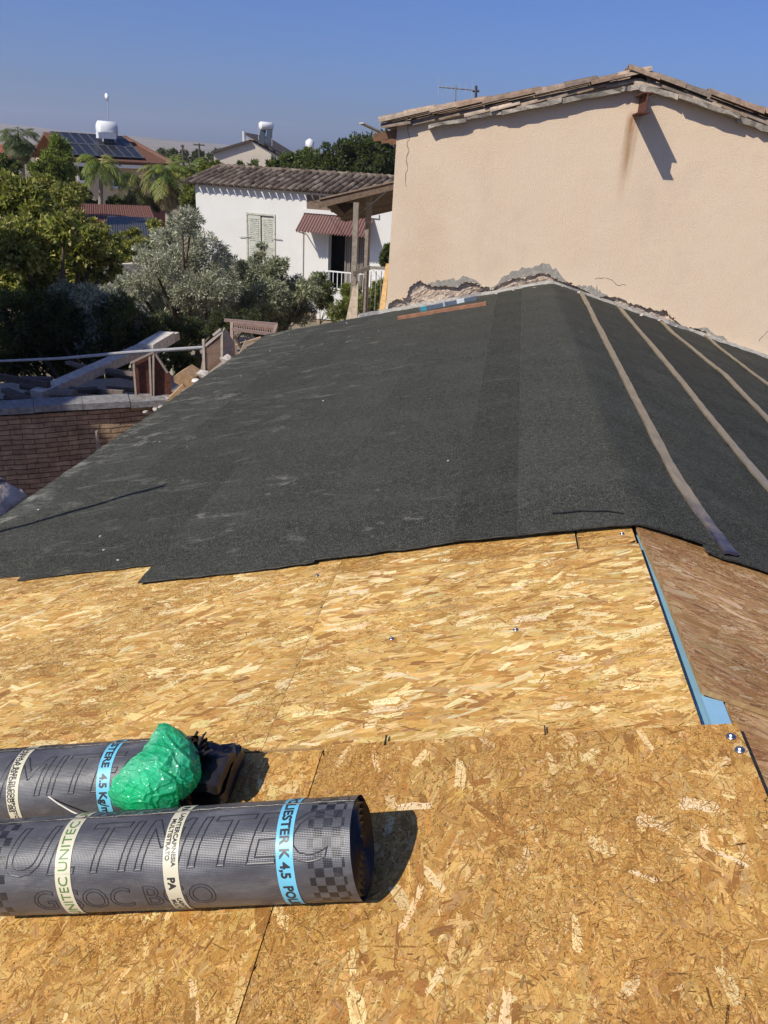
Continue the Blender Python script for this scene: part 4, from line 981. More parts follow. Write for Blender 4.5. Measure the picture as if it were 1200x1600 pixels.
# low flat roof behind the wall carrying debris
zs = zw-.42
b = MB(); b.frame((q0+q1)/2+pn_*1.6+Z*(zs/2), dirw, pn_, Z, np.linalg.norm(q1-q0), 2.1, zs); tag(obj('flat_shed', b, M_CEM), 'low flat-roofed shed behind the mud-brick wall, strewn with debris', 'shed')
def onz(px, py, z): return atz(px, py, z)
wc = (.28, .25, .22)
b = MB(); a_ = at(58, 618, 10.2); c2 = at(272, 524, 12.6); a_[2] = max(a_[2], zs+.08)
b.bar(a_, c2, .20, .12, (.50, .46, .40)); tag(obj('timber_beam', b, M_WOOD), 'thick whitewashed timber beam leaning up out of the debris', 'beam')
b = MB(); a_ = at(228, 546, 11.8); c2 = at(262, 526, 12.45); b.bar(a_, c2, .24, .16, (.66, .62, .54)); o_ = tag(obj('wrapped_beam_end', b, M_WOOD), 'pale wrapped package tied on the upper end of the beam', 'package')
b = MB(); b.tube([at(-40, 566, 10.6), at(95, 560, 10.8), at(200, 551, 10.9), at(318, 543, 11.0)], [.014, .018, .024, .026], 8, (.46, .45, .43)); tag(obj('white_pole', b, M_METAL), 'long thin white pole lying across above the debris', 'pole')
g = np.random.default_rng(21); cnt = {}
for k_ in range(20):
    px = 6+k_*10.2+g.uniform(-3, 3); py = g.uniform(590, 618)+px*.06; c = at(px, py, g.uniform(9.9, 11.2)); c[2] = zs+g.uniform(.03, .42); an_ = g.uniform(-.5, .5); L = g.uniform(.3, 1.5)
    dd = np.array([math.cos(an_), math.sin(an_), g.uniform(-.1, .1)])*L/2; b = MB(); cc = tuple(np.array((.15, .12, .10))*g.uniform(.5, 1.5))
    if k_ % 3: b.bar(c-dd, c+dd, g.uniform(.05, .14), g.uniform(.03, .08), cc); nm = ('broken_board', 'broken board')
    else: b.tube([c-dd*.5, c+dd*.5], g.uniform(.03, .07), 7, cc); nm = ('old_pipe', 'old pipe')
    tag(obj(nm[0], b, M_WOOD), nth(cnt.get(nm[1], 0), nm[1], 'in the shaded debris behind the coping'), nm[1], 'debris on the flat shed'); cnt[nm[1]] = cnt.get(nm[1], 0)+1
b = MB(); c = at(155, 622, 9.9); c[2] = zs+.09; b.frame(c, (1, -.05, 0), (.05, 1, 0), Z, .42, .16, .15, (.32, .30, .29)); tag(obj('concrete_block', b, M_STONE), 'grey hollow block lying on the shaded debris behind the coping', 'block')
# rusty gate frame standing over the debris
rg = thing('rusty_gate', 'rusty brown sheet-metal gate leaf standing in shade above the debris', 'gate', at(225, 625, 9.6))
D = 9.7; b = MB()
b.prism([at(206, 563, D), at(236, 552, D), at(244, 556, D), at(268, 590, D), at(268, 640, D), at(213, 640, D)], pn_, .02); obj('sheet', b, M_RUST, rg)
b = MB()
for pa, pb in (((204, 567), (240, 550)), ((209, 566), (214, 632)), ((240, 552), (240, 635)), ((243, 553), (262, 582)), ((234, 556), (237, 630))): b.bar(at(*pa, D-.04), at(*pb, D-.04), .025, .025, (.30, .25, .2), upv=(0, 1, 0))
obj('gate_frame', b, M_METAL, rg)
b = MB(); b.prism([at(205, 630, 9.45), at(232, 612, 9.9), at(264, 616, 9.9), at(262, 640, 9.45)], Z, .05, (.3, .27, .25)); tag(obj('stone_slab', b, M_STONE), 'grey slab at the foot of the rusty gate', 'slab')
# wooden block and stick by the eave
D = 9.4
b = MB(); b.prism([at(271, 588, D), at(286, 579, D), at(304, 590, D), at(303, 602, D), at(289, 608, D), at(272, 597, D)], (.1, .9, .1), .25, (.50, .33, .18)); tag(obj('wooden_block', b, M_WOOD), 'sunlit tan wooden block resting on the eave', 'block')
b = MB(); b.bar(at(262, 627, D-.1), at(288, 602, D-.1), .05, .05, (.50, .32, .17)); tag(obj('wooden_stick', b, M_WOOD), 'short tan stick under the wooden block', 'stick')
def rock(name, label, px, py, D, r, cc, seed, group=None):
    g_2 = np.random.default_rng(seed); c = at(px, py, D); bm = bmesh.new()
    for _ in range(22):
        v = g_2.normal(0, 1, 3); v /= np.linalg.norm(v); bm.verts.new(c+v*r*np.array([1.2, 1, .8])*g_2.uniform(.8, 1.1))
    bmesh.ops.convex_hull(bm, input=bm.verts[:]); used = [v for v in bm.verts if v.link_faces]; idx = {v: i for i, v in enumerate(used)}
    b_ = MB(); b_.add([v.co for v in used], [[idx[v] for v in f.verts] for f in bm.faces], cc); bm.free()
    return tag(obj(name, b_, M_STONE), label, 'stone', group)
rock('white_rag', 'small white lump beside the wooden block', 307, 596, 9.35, .05, (.75, .72, .68), 1)
rock('pale_stone', 'round pale stone at the foot of the yard gate', 318, 586, 9.5, .085, (.55, .5, .44), 2)
rock('pale_stone', 'flat grey stone under the folded panel', 356, 562, 9.9, .09, (.45, .41, .37), 3)
for i, (px, py) in enumerate(((228, 644), (243, 640), (252, 636), (262, 622), (268, 630))):
    rock('plaster_crumb', nth(i, 'broken plaster crumb', 'at the end of the brick coping'), px, py, 9.1, .035, (.5, .45, .4), 30+i, 'plaster crumbs by the coping')
# yard wall carrying the gate along the eave
b = MB(); wa, wb = at(300, 612, 9.9), at(352, 566, 10.2); 
b.prism([at(312, 592, 9.7), at(352, 562, 10.1), at(362, 566, 10.1), at(350, 600, 9.8), at(316, 620, 9.5)], (0, 0, -1), .2, (.5, .45, .38)); tag(obj('sill_stone', b, M_STONE), 'long pale sill under the small yard gate', 'sill')
yg = thing('yard_gate', 'small rusty wire gate in a pale frame above the eave', 'gate', at(330, 590, 9.9))
D = 9.9; b = MB()
for pa, pb in (((318, 530), (320, 590)), ((321, 540), (345, 520)), ((347, 518), (347, 562)), ((322, 588), (350, 565)), ((333, 524), (345, 514))): b.bar(at(*pa, D), at(*pb, D), .03, .03, (.42, .36, .3), upv=(0, 1, 0))
obj('gate_frame', b, M_METAL, yg)
b = MB()
for i in range(13):
    t = i/12; x_ = 322+t*24; yt = 540-t*20; yb_ = 588-t*24
    b.tube([at(x_, yt, D), at(x_, yb_, D)], .006, 4, (.24, .13, .085))
for j in range(12):
    t = j/11; b.tube([at(322, 540+t*46, D), at(346, 521+t*42, D)], .006, 4, (.24, .13, .085))
obj('wire_mesh', b, M_METAL, yg)
b = MB(); b.prism([at(347, 522, 9.9), at(351, 512, 9.95), at(366, 534, 10.1), at(368, 558, 10.1), at(352, 563, 9.9), at(347, 556, 9.9)], pn_, .03, (.52, .44, .37)); tag(obj('folded_panel', b, M_STONE), 'beige angular panel standing beside the small yard gate', 'panel')
bf = thing('bed_frame', 'rusty metal frame with wire mesh lying beyond the eave', 'metal frame', at(400, 520, 11))
b = MB(); D = 11.2
for pa, pb, d0, d1 in (((362, 504), (432, 511), D, D), ((362, 514), (432, 523), D-.4, D-.4), ((362, 504), (362, 545), D, D-.2), ((350, 500), (434, 507), D+.4, D+.4), ((432, 509), (428, 520), D, D-.4), ((368, 512), (368, 555), D-.4, D-.4)): b.bar(at(*pa, d0), at(*pb, d1), .04, .04, (.36, .25, .2), upv=(0, 0, 1))
obj('rim', b, M_METAL, bf)
b = MB()
for i in range(18):
    b.tube([at(366+i*3.6, 506+i*.4, D), at(366+i*3.6+3, 517+i*.5, D-.4)], .007, 4, (.3, .2, .15)); b.tube([at(366+i*3.6+3, 506+i*.4, D), at(366+i*3.6, 517+i*.5, D-.4)], .007, 4, (.3, .2, .15))
obj('wire_mesh', b, M_METAL, bf)
for i, (pa, pb, D_, cc) in enumerate((((368, 540), (408, 528), 10.6, (.42, .30, .2)), ((372, 560), (385, 532), 10.4, (.40, .33, .24)), ((380, 530), (418, 534), 10.9, (.45, .35, .26)), ((366, 524), (384, 556), 10.5, (.12, .09, .07)), ((385, 545), (412, 532), 10.4, (.48, .28, .2)))):
    b = MB(); b.bar(at(*pa, D_), at(*pb, D_), .07, .03, cc); tag(obj('scrap_board', b, M_WOOD), '%s scrap board heaped beneath the rusty metal frame' % ('long tan', 'pale tilted', 'upper sandy', 'dark leaning', 'reddish lower')[i], 'board', 'scrap boards under the metal frame')
b = MB(); b.prism([at(355, 580, 10), at(440, 516, 11.2), at(440, 540, 11.2), at(380, 590, 10.0)], (0, 0, -1), .3, (.3, .25, .2)); tag(obj('rubble_ledge', b, M_STONE), 'rubble ledge along the far eave', 'ledge')

# ================================================================ ROLLS OF MEMBRANE
def m_roll():
    n = NT('mesh_reinforced_roll')
    u = n.attr('ruv', 'Vector')      # x: along axis (m), y: round (m)
    sx = n.n('ShaderNodeSeparateXYZ'); n.l(u, sx.inputs[0])
    def wv(s, f): return n.math('SINE', n.math('MULTIPLY', s, 2*math.pi*f))
    wx, wy = wv(sx.outputs[0], 270), wv(sx.outputs[1], 270)
    weave = n.math('MAXIMUM', wx, wy)
    a = n.ramp(n.noise(1, 6, .65, n.coord(scale=(5, 14, 1), src=u)), [(.3, (.05, .05, .056)), (.5, (.088, .088, .096)), (.72, (.175, .175, .178))])
    a = n.mix(n.ramp(weave, [(.3, 0.0), (.95, .5)]), a, (.05, .05, .055))
    # chequered selvage at both ends
    ck = n.n('ShaderNodeTexChecker'); ck.inputs['Scale'].default_value = 1; n.l(n.coord(scale=(1/.021, 1/.021, 1), src=u), ck.inputs[0])
    nz = n.noise(1, 4, .7, n.coord(scale=(7, 7, 1), src=u))
    ed = n.math('LESS_THAN', n.math('ABSOLUTE', n.math('SUBTRACT', n.math('ABSOLUTE', n.math('SUBTRACT', sx.outputs[0], .5*ROLL_L)), .5*ROLL_L-.056)), .042)
    cf = n.math('MULTIPLY', n.math('MULTIPLY', ck.outputs['Fac'], ed), n.ramp(nz, [(.36, .5), (.5, 1.0)]))
    a = n.mix(cf, a, (.018, .018, .02))
    # dust
    a = n.mix(n.ramp(n.noise(1, 6, .7, n.coord(scale=(9, 20, 1), src=u)), [(.56, 0.0), (.75, .35)]), a, (.30, .28, .25))
    b_ = n.bump(weave, .3, .0006); b_ = n.bump(n.noise(1, 3, .5, n.coord(scale=(7, 16, 1), src=u)), .35, .008, b_)
    return n.done(a, .34, b_, .5)
ROLL_L = .94
M_ROLL = m_roll()
def m_band(name, c):
    n = NT(name); a = n.ramp(n.noise(14, 4, .6), [(.3, c), (.7, tuple(q*.88 for q in c))]); return n.done(a, .42, n.bump(n.noise(40, 3), .1, .002), .5)
M_BPALE = m_band('pale_band', (.62, .58, .42)); M_BBLUE = m_band('blue_band', (.16, .52, .70)); M_INKG = m_band('green_ink', (.10, .22, .05)); M_INKB = m_band('black_ink', (.03, .03, .035))
def text_mesh(txt, size, outline=False, shear=0.0, bevel=.0016, bold=0.0):
    cu = bpy.data.curves.new('t', 'FONT'); cu.body = txt; cu.size = size; cu.shear = shear; cu.resolution_u = 3
    if outline: cu.fill_mode = 'NONE'; cu.bevel_depth = bevel; cu.bevel_resolution = 0
    elif bold: cu.offset = bold
    ob = bpy.data.objects.new('t', cu); col.objects.link(ob); dg = bpy.context.evaluated_depsgraph_get()
    me = bpy.data.meshes.new_from_object(ob.evaluated_get(dg)); bpy.data.objects.remove(ob)
    bm = bmesh.new(); bm.from_mesh(me)
    xs = [v.co.x for v in bm.verts]; ys = [v.co.y for v in bm.verts]
    for ax, vals in ((0, xs), (1, ys)):
        lo, hi = min(vals), max(vals); k_ = lo+.008
        while k_ < hi:
            nrm = (1, 0, 0) if ax == 0 else (0, 1, 0); pt = (k_, 0, 0) if ax == 0 else (0, k_, 0)
            bmesh.ops.bisect_plane(bm, geom=bm.verts[:]+bm.edges[:]+bm.faces[:], plane_co=pt, plane_no=nrm, dist=1e-6); k_ += .008
    bm.verts.index_update(); V_ = np.array([v.co[:] for v in bm.verts]); F_ = [[v.index for v in f.verts] for f in bm.faces]; bm.free()
    bpy.data.meshes.remove(me); return V_, F_
def roll_at(label, A, B, r, bands, big, seed, group='rolls of bituminous membrane'):
    """A = right end, B = left end of the axis"""
    A, B = np.array(A), np.array(B); ax = (B-A); L = np.linalg.norm(ax); ax /= L
    nr = np.array([-T, 0, 1.0]); nr -= ax*(nr@ax); nr /= np.linalg.norm(nr)     # up, away from the deck
    sd_ = np.cross(ax, nr)                                                       # sideways
    if sd_[1] > 0: sd_ = -sd_                                                   # towards the camera
    g = np.random.default_rng(seed)
    def prof(s, th): return r*(1+.010*math.sin(3*th+seed)+.012*float(vn(s*7+seed, th*1.5+8))+.010*float(vn(s*22, th*4+8))+.010*abs(float(vn(s*9+3, th*6+seed)))+.05*float(vn(th*2.2+seed, s*20))*math.exp(-s/.035)-.035*max(0, math.cos(th-math.pi))**4)
    def surf(s, th, h=0.0):      # th=0 top, positive towards the camera
        rr_ = prof(s, th)+h
        # slight flattening against the deck
        v_ = nr*math.cos(th)*rr_+sd_*math.sin(th)*rr_
        return A+ax*s+v_
    t_ = thing('membrane_roll', label, 'roll', (A+B)/2-nr*r, group)
    NS, NTH = 150, 96; P_ = [[surf(L*i/NS, -math.pi+2*math.pi*j/NTH) for j in range(NTH+1)] for i in range(NS+1)]
    b_ = MB(); b_.grid(P_); o_ = mk('roll_body', b_.v, b_.f, M_ROLL, t_, True, b_.c, False)
    me = o_.data; at_ = me.attributes.new('ruv', 'FLOAT_VECTOR', 'POINT'); uv = np.zeros((len(me.vertices), 3))
    ii, jj = np.meshgrid(np.arange(NS+1), np.arange(NTH+1), indexing='ij'); uv[:, 0] = (ii*L/NS*ROLL_L/L).ravel(); uv[:, 1] = ((jj/NTH*2*math.pi-math.pi)*r).ravel(); at_.data.foreach_set('vector', uv.ravel())
    # loose outer edge: a lap running along the top back
    b_ = MB(); rows = []
    th0 = -.28
    for k_, (dth, h) in enumerate(((0, .0005), (.02, .004), (.035, .0045), (.04, .0005))):
        rows.append([surf(L*i/NS, th0+dth+.05*float(fbm(i*.05, seed*1.0, 2)), h*(1+.8*float(vn(i*.3, 3)))) for i in range(NS+1)])
    b_.grid(rows, flip=True); obj('outer_lap', b_, M_BITUMEN, t_, True, False)
    # spiral ends
    for s_end, sgn in ((0, -1), (L, 1)):
        b_ = MB(); N = 420; rows = [[], [], []]
        for k_ in range(N):
            th = k_*.105; rr_ = r*(.985-.0205*th); 
            if rr_ < r*.1: break
            c0 = A+ax*s_end+ax*sgn*(.004+.006*float(vn(th*.8, seed*1.0))); d_ = nr*math.cos(th)+sd_*math.sin(th)
            rows[0].append(c0+d_*rr_-ax*sgn*.02); rows[1].append(c0+d_*(rr_-.0025)+ax*sgn*.002); rows[2].append(c0+d_*(rr_-.006)-ax*sgn*.02)
        b_.grid(rows); obj('spiral_end', b_, M_BITUMEN, t_, True, True)
        b_ = MB(); ring = [A+ax*(s_end-sgn*.012)+(nr*math.cos(q)+sd_*math.sin(q))*r*.97 for q in np.linspace(0, 2*math.pi, 40)[:-1]]; b_.add(ring, [tuple(range(39))]); obj('end_core', b_, M_BITUMEN, t_, False, False)
    def wrap(V_, F_, s0, th0, rot, h, name, m, parent):
        """text plane x -> round the roll (rot=1 downwards, -1 upwards) or along the axis (rot=0)"""
        vs = []
        for x, y, z in V_:
            if rot == 0: s, th = s0-x, th0-y/r
            elif rot == 1: s, th = s0-y, th0+x/r
            else: s, th = s0+y, th0-x/r
            vs.append(surf(s, th, h+z))
        return mk(name, vs, F_, m, parent, False, None, False)
    for s0, wd, m, txts in bands:
        b_ = MB(); sh_ = .10
        rows = [[surf(s0+wd*(k_-.5)+.0*j, -math.pi+2*math.pi*j/120, .0012) for j in range(121)] for k_ in (0, .5, 1)]
        b_.grid(rows); bo = obj('band', b_, m, t_, True, False)
        for (txt, size, off, th_, rot, ink, bold) in txts:
            V_, F_ = text_mesh(txt, size, bold=bold); wrap(V_, F_, s0+off, th_, rot, .0022, 'lettering', ink, bo)
    for (txt, size, s0, th_, sh_, bev) in big:
        V_, F_ = text_mesh(txt, size, True, sh_, bev); V_[:, 2] *= .35; wrap(V_, F_, s0, th_, 0, .0006, 'printed_outline', M_INKB, t_)
    return t_
import bmesh
# geometry of the two rolls
kk = .012+.115*math.hypot(1, T)
A1_, B1_ = LP(566, 1322, kk), LP(10, 1353, kk)
dA = (B1_-A1_); dA /= np.linalg.norm(dA); ROLLr = .112
PH = math.pi
roll_at('front membrane roll, its right end facing the sunlit board', A1_, A1_+dA*.94, ROLLr, [
    (.150, .040, M_BBLUE, [('POLIESTER K 4,5  POLIESTER K 4,5', .030, .0105, -.62, 1, M_INKB, .0010)]),
    (.42, .037, M_BPALE, [('PA', .024, .009, -.50, 1, M_INKB, .0010), ('LAINTERCAPINESIA', .0145, -.0015, -.18, 1, M_INKB, .0004), ('MULTISTRATO', .0145, .0135, -.02, 1, M_INKB, .0004), ('PA', .024, .009, 1.15, 1, M_INKB, .0010), ('LAINTERCAP', .0145, -.0015, 1.62, 1, M_INKB, .0004), ('MULTISTR', .0145, .0135, 1.66, 1, M_INKB, .0004)]),
    (.69, .040, M_BPALE, [('UNITEC UNITEC UNITEC', .034, -.0115, 2.1, -1, M_INKG, .0)])],
    [('ULTIMITEC', .165, .86, 0.98, .28, .0017), ('GGGGG', .066, .66, -.22, .2, .0011), ('G SOC BGO', .085, .78, 1.84, 0, .0012)], 1)
kk2 = .115*math.hypot(1, T)
A2_, B2_ = LP(306, 1214, kk2), LP(0, 1233, kk2)
dB = (B2_-A2_); dB /= np.linalg.norm(dB)
roll_at('rear membrane roll lying behind, with the green bag on its end', A2_, A2_+dB*.94, ROLLr, [
    (.215, .040, M_BBLUE, [('POLIESTERE  4.5 Kg/m\u00b2  POLIESTERE', .030, .0105, -.9, 1, M_INKB, .0010)]),
    (.49, .037, M_BPALE, [('GUAINA A BASE DI COMPOSTO', .0155, .003, -.35, 1, M_INKB, .0004), ('ELASTOPLASTOMERICO SBS', .0155, .0145, -.3, 1, M_INKB, .0004)]),
    (.80, .040, M_BPALE, [('UNITEC UNITEC', .034, -.0115, 1.7, -1, M_INKG, .0)])],
    [('OLIMITEC', .155, .76, 1.05, .28, .0017), ('GGGGG', .066, .66, -.22, .2, .0011)], 2)
# thin string across the rear roll
b = MB(); q = [(70, 1240), (90, 1255), (112, 1268), (125, 1274)]
Q = [LP(px, py, .17) for px, py in q]; b.tube(Q, .002, 6, (.7, .66, .58)); tag(obj('string', b, M_METAL), 'thin pale string lying over the rear roll', 'string')

# black folded offcuts and gloves at the end of the rear roll
def slab_bent(b_, o, ax1, ax2, nr, L1, L2, amp, seed, th=.012, fold=None):
    o, ax1, ax2, nr = [np.array(q, float) for q in (o, ax1, ax2, nr)]
    def pt(i, j, h):
        u, v = (i-.5)*L1, (j-.5)*L2
        k1 = max(0, abs(i-.5)-.42)/.08; k2 = max(0, abs(j-.5)-.42)/.08; rd = .018*(k1*k1+k2*k2)
        return o+ax1*u*(1-.06*k2*k2)+ax2*v*(1-.05*k1*k1)+nr*(h+amp*(float(fbm(i*2.2+seed, j*2.2, 3))+(fold(i, j) if fold else 0)))
    N = 18
    top = [[pt(i/N, j/N, th) for j in range(N+1)] for i in range(N+1)]; bot = [[pt(i/N, j/N, 0) for j in range(N+1)] for i in range(N+1)]
    b_.grid(top); b_.grid(bot, flip=True); top = np.array(top); bot = np.array(bot)
    for a, c in ((top[0], bot[0]), (top[-1], bot[-1]), (top[:, 0], bot[:, 0]), (top[:, -1], bot[:, -1])): b_.grid([a, c])
axR = -dB; nrR = np.array([-T, 0, 1])/math.hypot(1, T); axY = np.cross(nrR, axR)
of = thing('felt_offcut', 'pile of black folded offcuts at the right end of the rear roll', 'offcut', LP(335, 1215, 0))
for i, (px, py, k_, L1, L2, am) in enumerate(((322, 1228, .01, .17, .26, .02), (330, 1215, .05, .15, .20, .025), (318, 1210, .10, .15, .17, .03), (338, 1192, .055, .10, .09, .02))):
    b = MB(); slab_bent(b, LP(px, py, k_), axR, axY, nrR+.15*axR*(i-1), L1, L2, am, i*3.1, .03); obj('folded_piece', b, M_BITUMEN, of, True, True)
b = MB(); g = np.random.default_rng(4)
for k_ in range(26):
    c = LP(g.uniform(296, 318), g.uniform(1152, 1180), .17+g.uniform(0, .02)); d_ = axR*g.uniform(.01, .035)+nrR*g.uniform(-.01, .03)+axY*g.uniform(-.02, .02); b.bar(c, c+d_, .008, .004)
obj('frayed_edge', b, M_BITUMEN, of)

# green plastic bag
def m_bag():
    n = NT('green_film'); 
    v = n.coord(scale=(1, 1, 1))
    wv3 = n.n('ShaderNodeVectorMath', operation='MULTIPLY_ADD'); n_tex = n.n('ShaderNodeTexNoise'); n_tex.inputs['Scale'].default_value = 9; n.l(n.tc.outputs['Object'], n_tex.inputs['Vector'])
    n.l(n_tex.outputs['Color'], wv3.inputs[0]); wv3.inputs[1].default_value = (.05, .05, .05); n.l(n.tc.outputs['Object'], wv3.inputs[2])
    ed = n.vor(30, wv3.outputs[0], 'DISTANCE_TO_EDGE'); h = n.ramp(ed, [(0.0, 1.0), (.22, 0.0)])
    colr = n.ramp(n.noise(11, 3), [(.36, (.02, .55, .24)), (.5, (.08, .74, .40)), (.66, (.32, .88, .62))])
    n.done(colr, .20, n.bump(h, .5, .006), .8)
    t = n.n('ShaderNodeBsdfTranslucent'); t.inputs[0].default_value = (.12, .95, .45, 1)
    tr = n.n('ShaderNodeBsdfTransparent'); tr.inputs[0].default_value = (.35, .95, .6, 1)
    m1 = n.n('ShaderNodeMixShader'); m1.inputs[0].default_value = .45; n.l(n.b.outputs[0], m1.inputs[1]); n.l(t.outputs[0], m1.inputs[2])
    m2 = n.n('ShaderNodeMixShader'); m2.inputs[0].default_value = .18; n.l(m1.outputs[0], m2.inputs[1]); n.l(tr.outputs[0], m2.inputs[2]); n.l(m2.outputs[0], n.out.inputs[0])
    return n.m
bagp = [(270, 1140, .030, .215), (276, 1160, .052, .20), (272, 1186, .064, .18), (260, 1207, .070, .17), (242, 1227, .072, .155), (222, 1244, .068, .145), (206, 1256, .055, .135), (194, 1265, .03, .125)]
cs = [LP(px, py, k_+.012) for px, py, r_, k_ in bagp]; rs = [q[2] for q in bagp]
NT_, NA_ = 200, 260
tt = np.linspace(0, len(cs)-1, NT_); aa = np.linspace(0, 2*math.pi, NA_+1)
g = np.random.default_rng(15); ax_b = cs[-1]-cs[0]; ax_b /= np.linalg.norm(ax_b); x_b = np.cross(ax_b, nrR); x_b /= np.linalg.norm(x_b); y_b = np.cross(x_b, ax_b)
if y_b[2] < 0: y_b = -y_b
TT, AA = np.meshgrid(tt, aa[:-1], indexing='ij'); crump = np.zeros_like(TT)
for ncell, amp_r, amp_t in ((34, .10, .30), (150, .045, .26), (520, .014, .20)):
    ct, ca = g.uniform(0, 7, ncell), g.uniform(0, 2*math.pi, ncell); gt, ga = g.normal(0, 1, ncell), g.normal(0, 1, ncell)
    dt = (TT[..., None]-ct)*.75; da = (AA[..., None]-ca+math.pi) % (2*math.pi)-math.pi
    D2 = dt**2+da**2; k1 = D2.argmin(-1); D2s = np.sqrt(np.partition(D2, 1, -1)[..., :2]); f1, f2 = D2s[..., 0], D2s[..., 1]
    tk = np.take_along_axis(dt, k1[..., None], -1)[..., 0]; ak = np.take_along_axis(da, k1[..., None], -1)[..., 0]; sc_ = math.sqrt(44/ncell)
    blend = np.clip((f2-f1)/(.25*sc_), 0, 1)
    crump += amp_r*np.exp(-(f2-f1)/(.12*sc_))+amp_t*.32*(gt[k1]*tk+ga[k1]*ak)*blend
P = []
for ti, t in enumerate(tt):
    i = min(int(t), len(cs)-2); f = t-i; c = cs[i]*(1-f)+cs[i+1]*f; r_ = np.interp(t, range(len(rs)), rs)
    if ti == 0 or ti == NT_-1: r_ = .003
    row = []
    for j in range(NA_+1):
        a = aa[j]; rr_ = r_*1.25*(1+np.clip(crump[ti, j % NA_], -.35, .35)); row.append(c+x_b*math.cos(a)*rr_+y_b*math.sin(a)*rr_*.92)
    P.append(row)
bg_ = thing('plastic_bag', 'crumpled translucent green plastic bag lying on the rear roll', 'bag', cs[4]-Z*.1)
obj('film', MB().grid(P), m_bag(), bg_, True, True)
M_BOT = m_band('bottle_plastic', (.45, .75, .85)); M_CAP = m_band('blue_cap', (.03, .12, .55))
bt = thing('water_bottle', 'pale water bottle with a blue cap inside the green bag', 'bottle', cs[4]-Z*.05)
b = MB(); b.tube([cs[6]+y_b*.012, cs[5]*.5+cs[6]*.5+y_b*.014, cs[3]+y_b*.012, cs[2]+y_b*.01, cs[1]*.6+cs[2]*.4+y_b*.01], [.026, .034, .034, .03, .013], 16); obj('bottle_body', b, M_BOT, bt, True)
b = MB(); b.tube([cs[1]*.6+cs[2]*.4+y_b*.01, cs[1]+y_b*.012], [.016, .016], 14); obj('cap', b, M_CAP, bt, True)

# ================================================================ POLE OUTSIDE THE LEFT EDGE (its shadow crosses the felt) AND UNSEEN HOUSE ADDED TO SHADE THE YARD
Ptip, Pq = LP(258, 758, .02), LP(0, 830, .02); s3 = np.array(SD)
us = (Pq-Ptip)/np.linalg.norm(Pq-Ptip)
Tp = Ptip-s3*2.6; low = Ptip+us*2.5-s3*1.6
dirp = (low-Tp)/np.linalg.norm(low-Tp); 
foot = Tp+dirp*((0-Tp[2])/dirp[2]) if dirp[2] < -.2 else low
b = MB(); b.tube([Tp, low], .019, 10, (.3, .3, .3)); tag(obj('scaffold_tube', b, M_METAL), 'steel scaffold tube beyond the left eave', 'tube')
nb = thing('added_shade_house', 'unseen tall house added left of the yard to shade it', 'house', (-14, 3, 0))
b = MB(); b.box((-19, -5.0, 0), (-10.6, 6.3, 9.3)); obj('wall', b, M_CREAM, nb)  # unseen block, sized so its shadow covers the brick wall and debris
b = MB(); b.box((-19.2, -5.2, 9.31), (-10.45, 6.45, 9.5), (.4, .38, .35)); obj('roof_slab', b, M_STONE, nb)
for y_ in (-2, 1.5, 4.5):
    b = MB(); b.box((-10.62, y_-.5, 5.8), (-10.57, y_+.5, 7.2)); obj('window', b, M_GLASS, nb)

# ================================================================ PERSON
def skin(name, verts, edges, radii, mat, parent, sub=2):
    me = bpy.data.meshes.new(name); off = np.array(wloc(parent)); me.from_pydata([tuple(np.array(v)-off) for v in verts], edges, [])
    ob = bpy.data.objects.new(name, me); col.objects.link(ob); ob.parent = parent
    md = ob.modifiers.new('s', 'SKIN'); md.use_smooth_shade = True
    for i, r_ in enumerate(radii):
        me.skin_vertices[0].data[i].radius = (r_, r_) if not isinstance(r_, tuple) else r_
    me.skin_vertices[0].data[0].use_root = True
    m2 = ob.modifiers.new('u', 'SUBSURF'); m2.levels = sub; m2.render_levels = sub
    me.materials.append(mat); return ob
M_SKIN = simple('skin', (.42, .25, .17), (.36, .21, .14), 8, .55, .3)
M_SHIRT = None
ns = NT('striped_shirt'); wv_ = ns.n('ShaderNodeTexWave'); wv_.inputs['Scale'].default_value = 7; wv_.inputs['Distortion'].default_value = 5; wv_.inputs['Detail'].default_value = 3
ns.l(ns.coord(rot=(.9, .5, .2)), wv_.inputs[0])
M_SHIRT = ns.done(ns.ramp(wv_.outputs[1], [(.2, (.46, .38, .32)), (.8, (.60, .52, .45))]), .9, ns.bump(ns.noise(14, 4, .6, None, 1.2), .9, .03), .1)
M_TROU = simple('work_trousers', (.06, .065, .09), (.04, .045, .06), 8, .9, .1)
sc = at(-2, 788, 5.35)           # shoulder/back centre
pe = thing('person', 'worker in a pale striped shirt bending beyond the left eave', 'person', (sc[0]-.2, sc[1], 1.6))
pv = lambda dx, dy, dz: (sc[0]+dx, sc[1]+dy, sc[2]+dz)
vs = [pv(-.42, -.10, -.12), pv(-.22, -.05, .0), pv(0, 0, .02), pv(.02, .02, -.1), pv(.08, .05, -.22), pv(-.04, .16, -.02), pv(.04, .26, -.20), pv(.08, .36, -.38),
      pv(-.04, -.16, -.06), pv(.04, -.24, -.26), pv(.10, -.22, -.46), pv(-.46, .04, -.5), pv(-.38, .04, -.88), pv(-.5, -.22, -.5), pv(-.42, -.24, -.88), pv(-.42, .04, -1.28), pv(-.46, -.24, -1.28), pv(-.36, .04, -1.32), pv(-.38, -.24, -1.32)]
es = [(0, 1), (1, 2), (2, 3), (3, 4), (2, 5), (5, 6), (6, 7), (2, 8), (8, 9), (9, 10), (0, 11), (11, 12), (0, 13), (13, 14), (12, 15), (14, 16), (15, 17), (16, 18)]
rad = [.15, .145, .13, .055, .10, .07, .045, .035, .07, .045, .035, .085, .06, .085, .06, .045, .045, .04, .04]
skin('body', vs, es, rad, M_SKIN, pe)
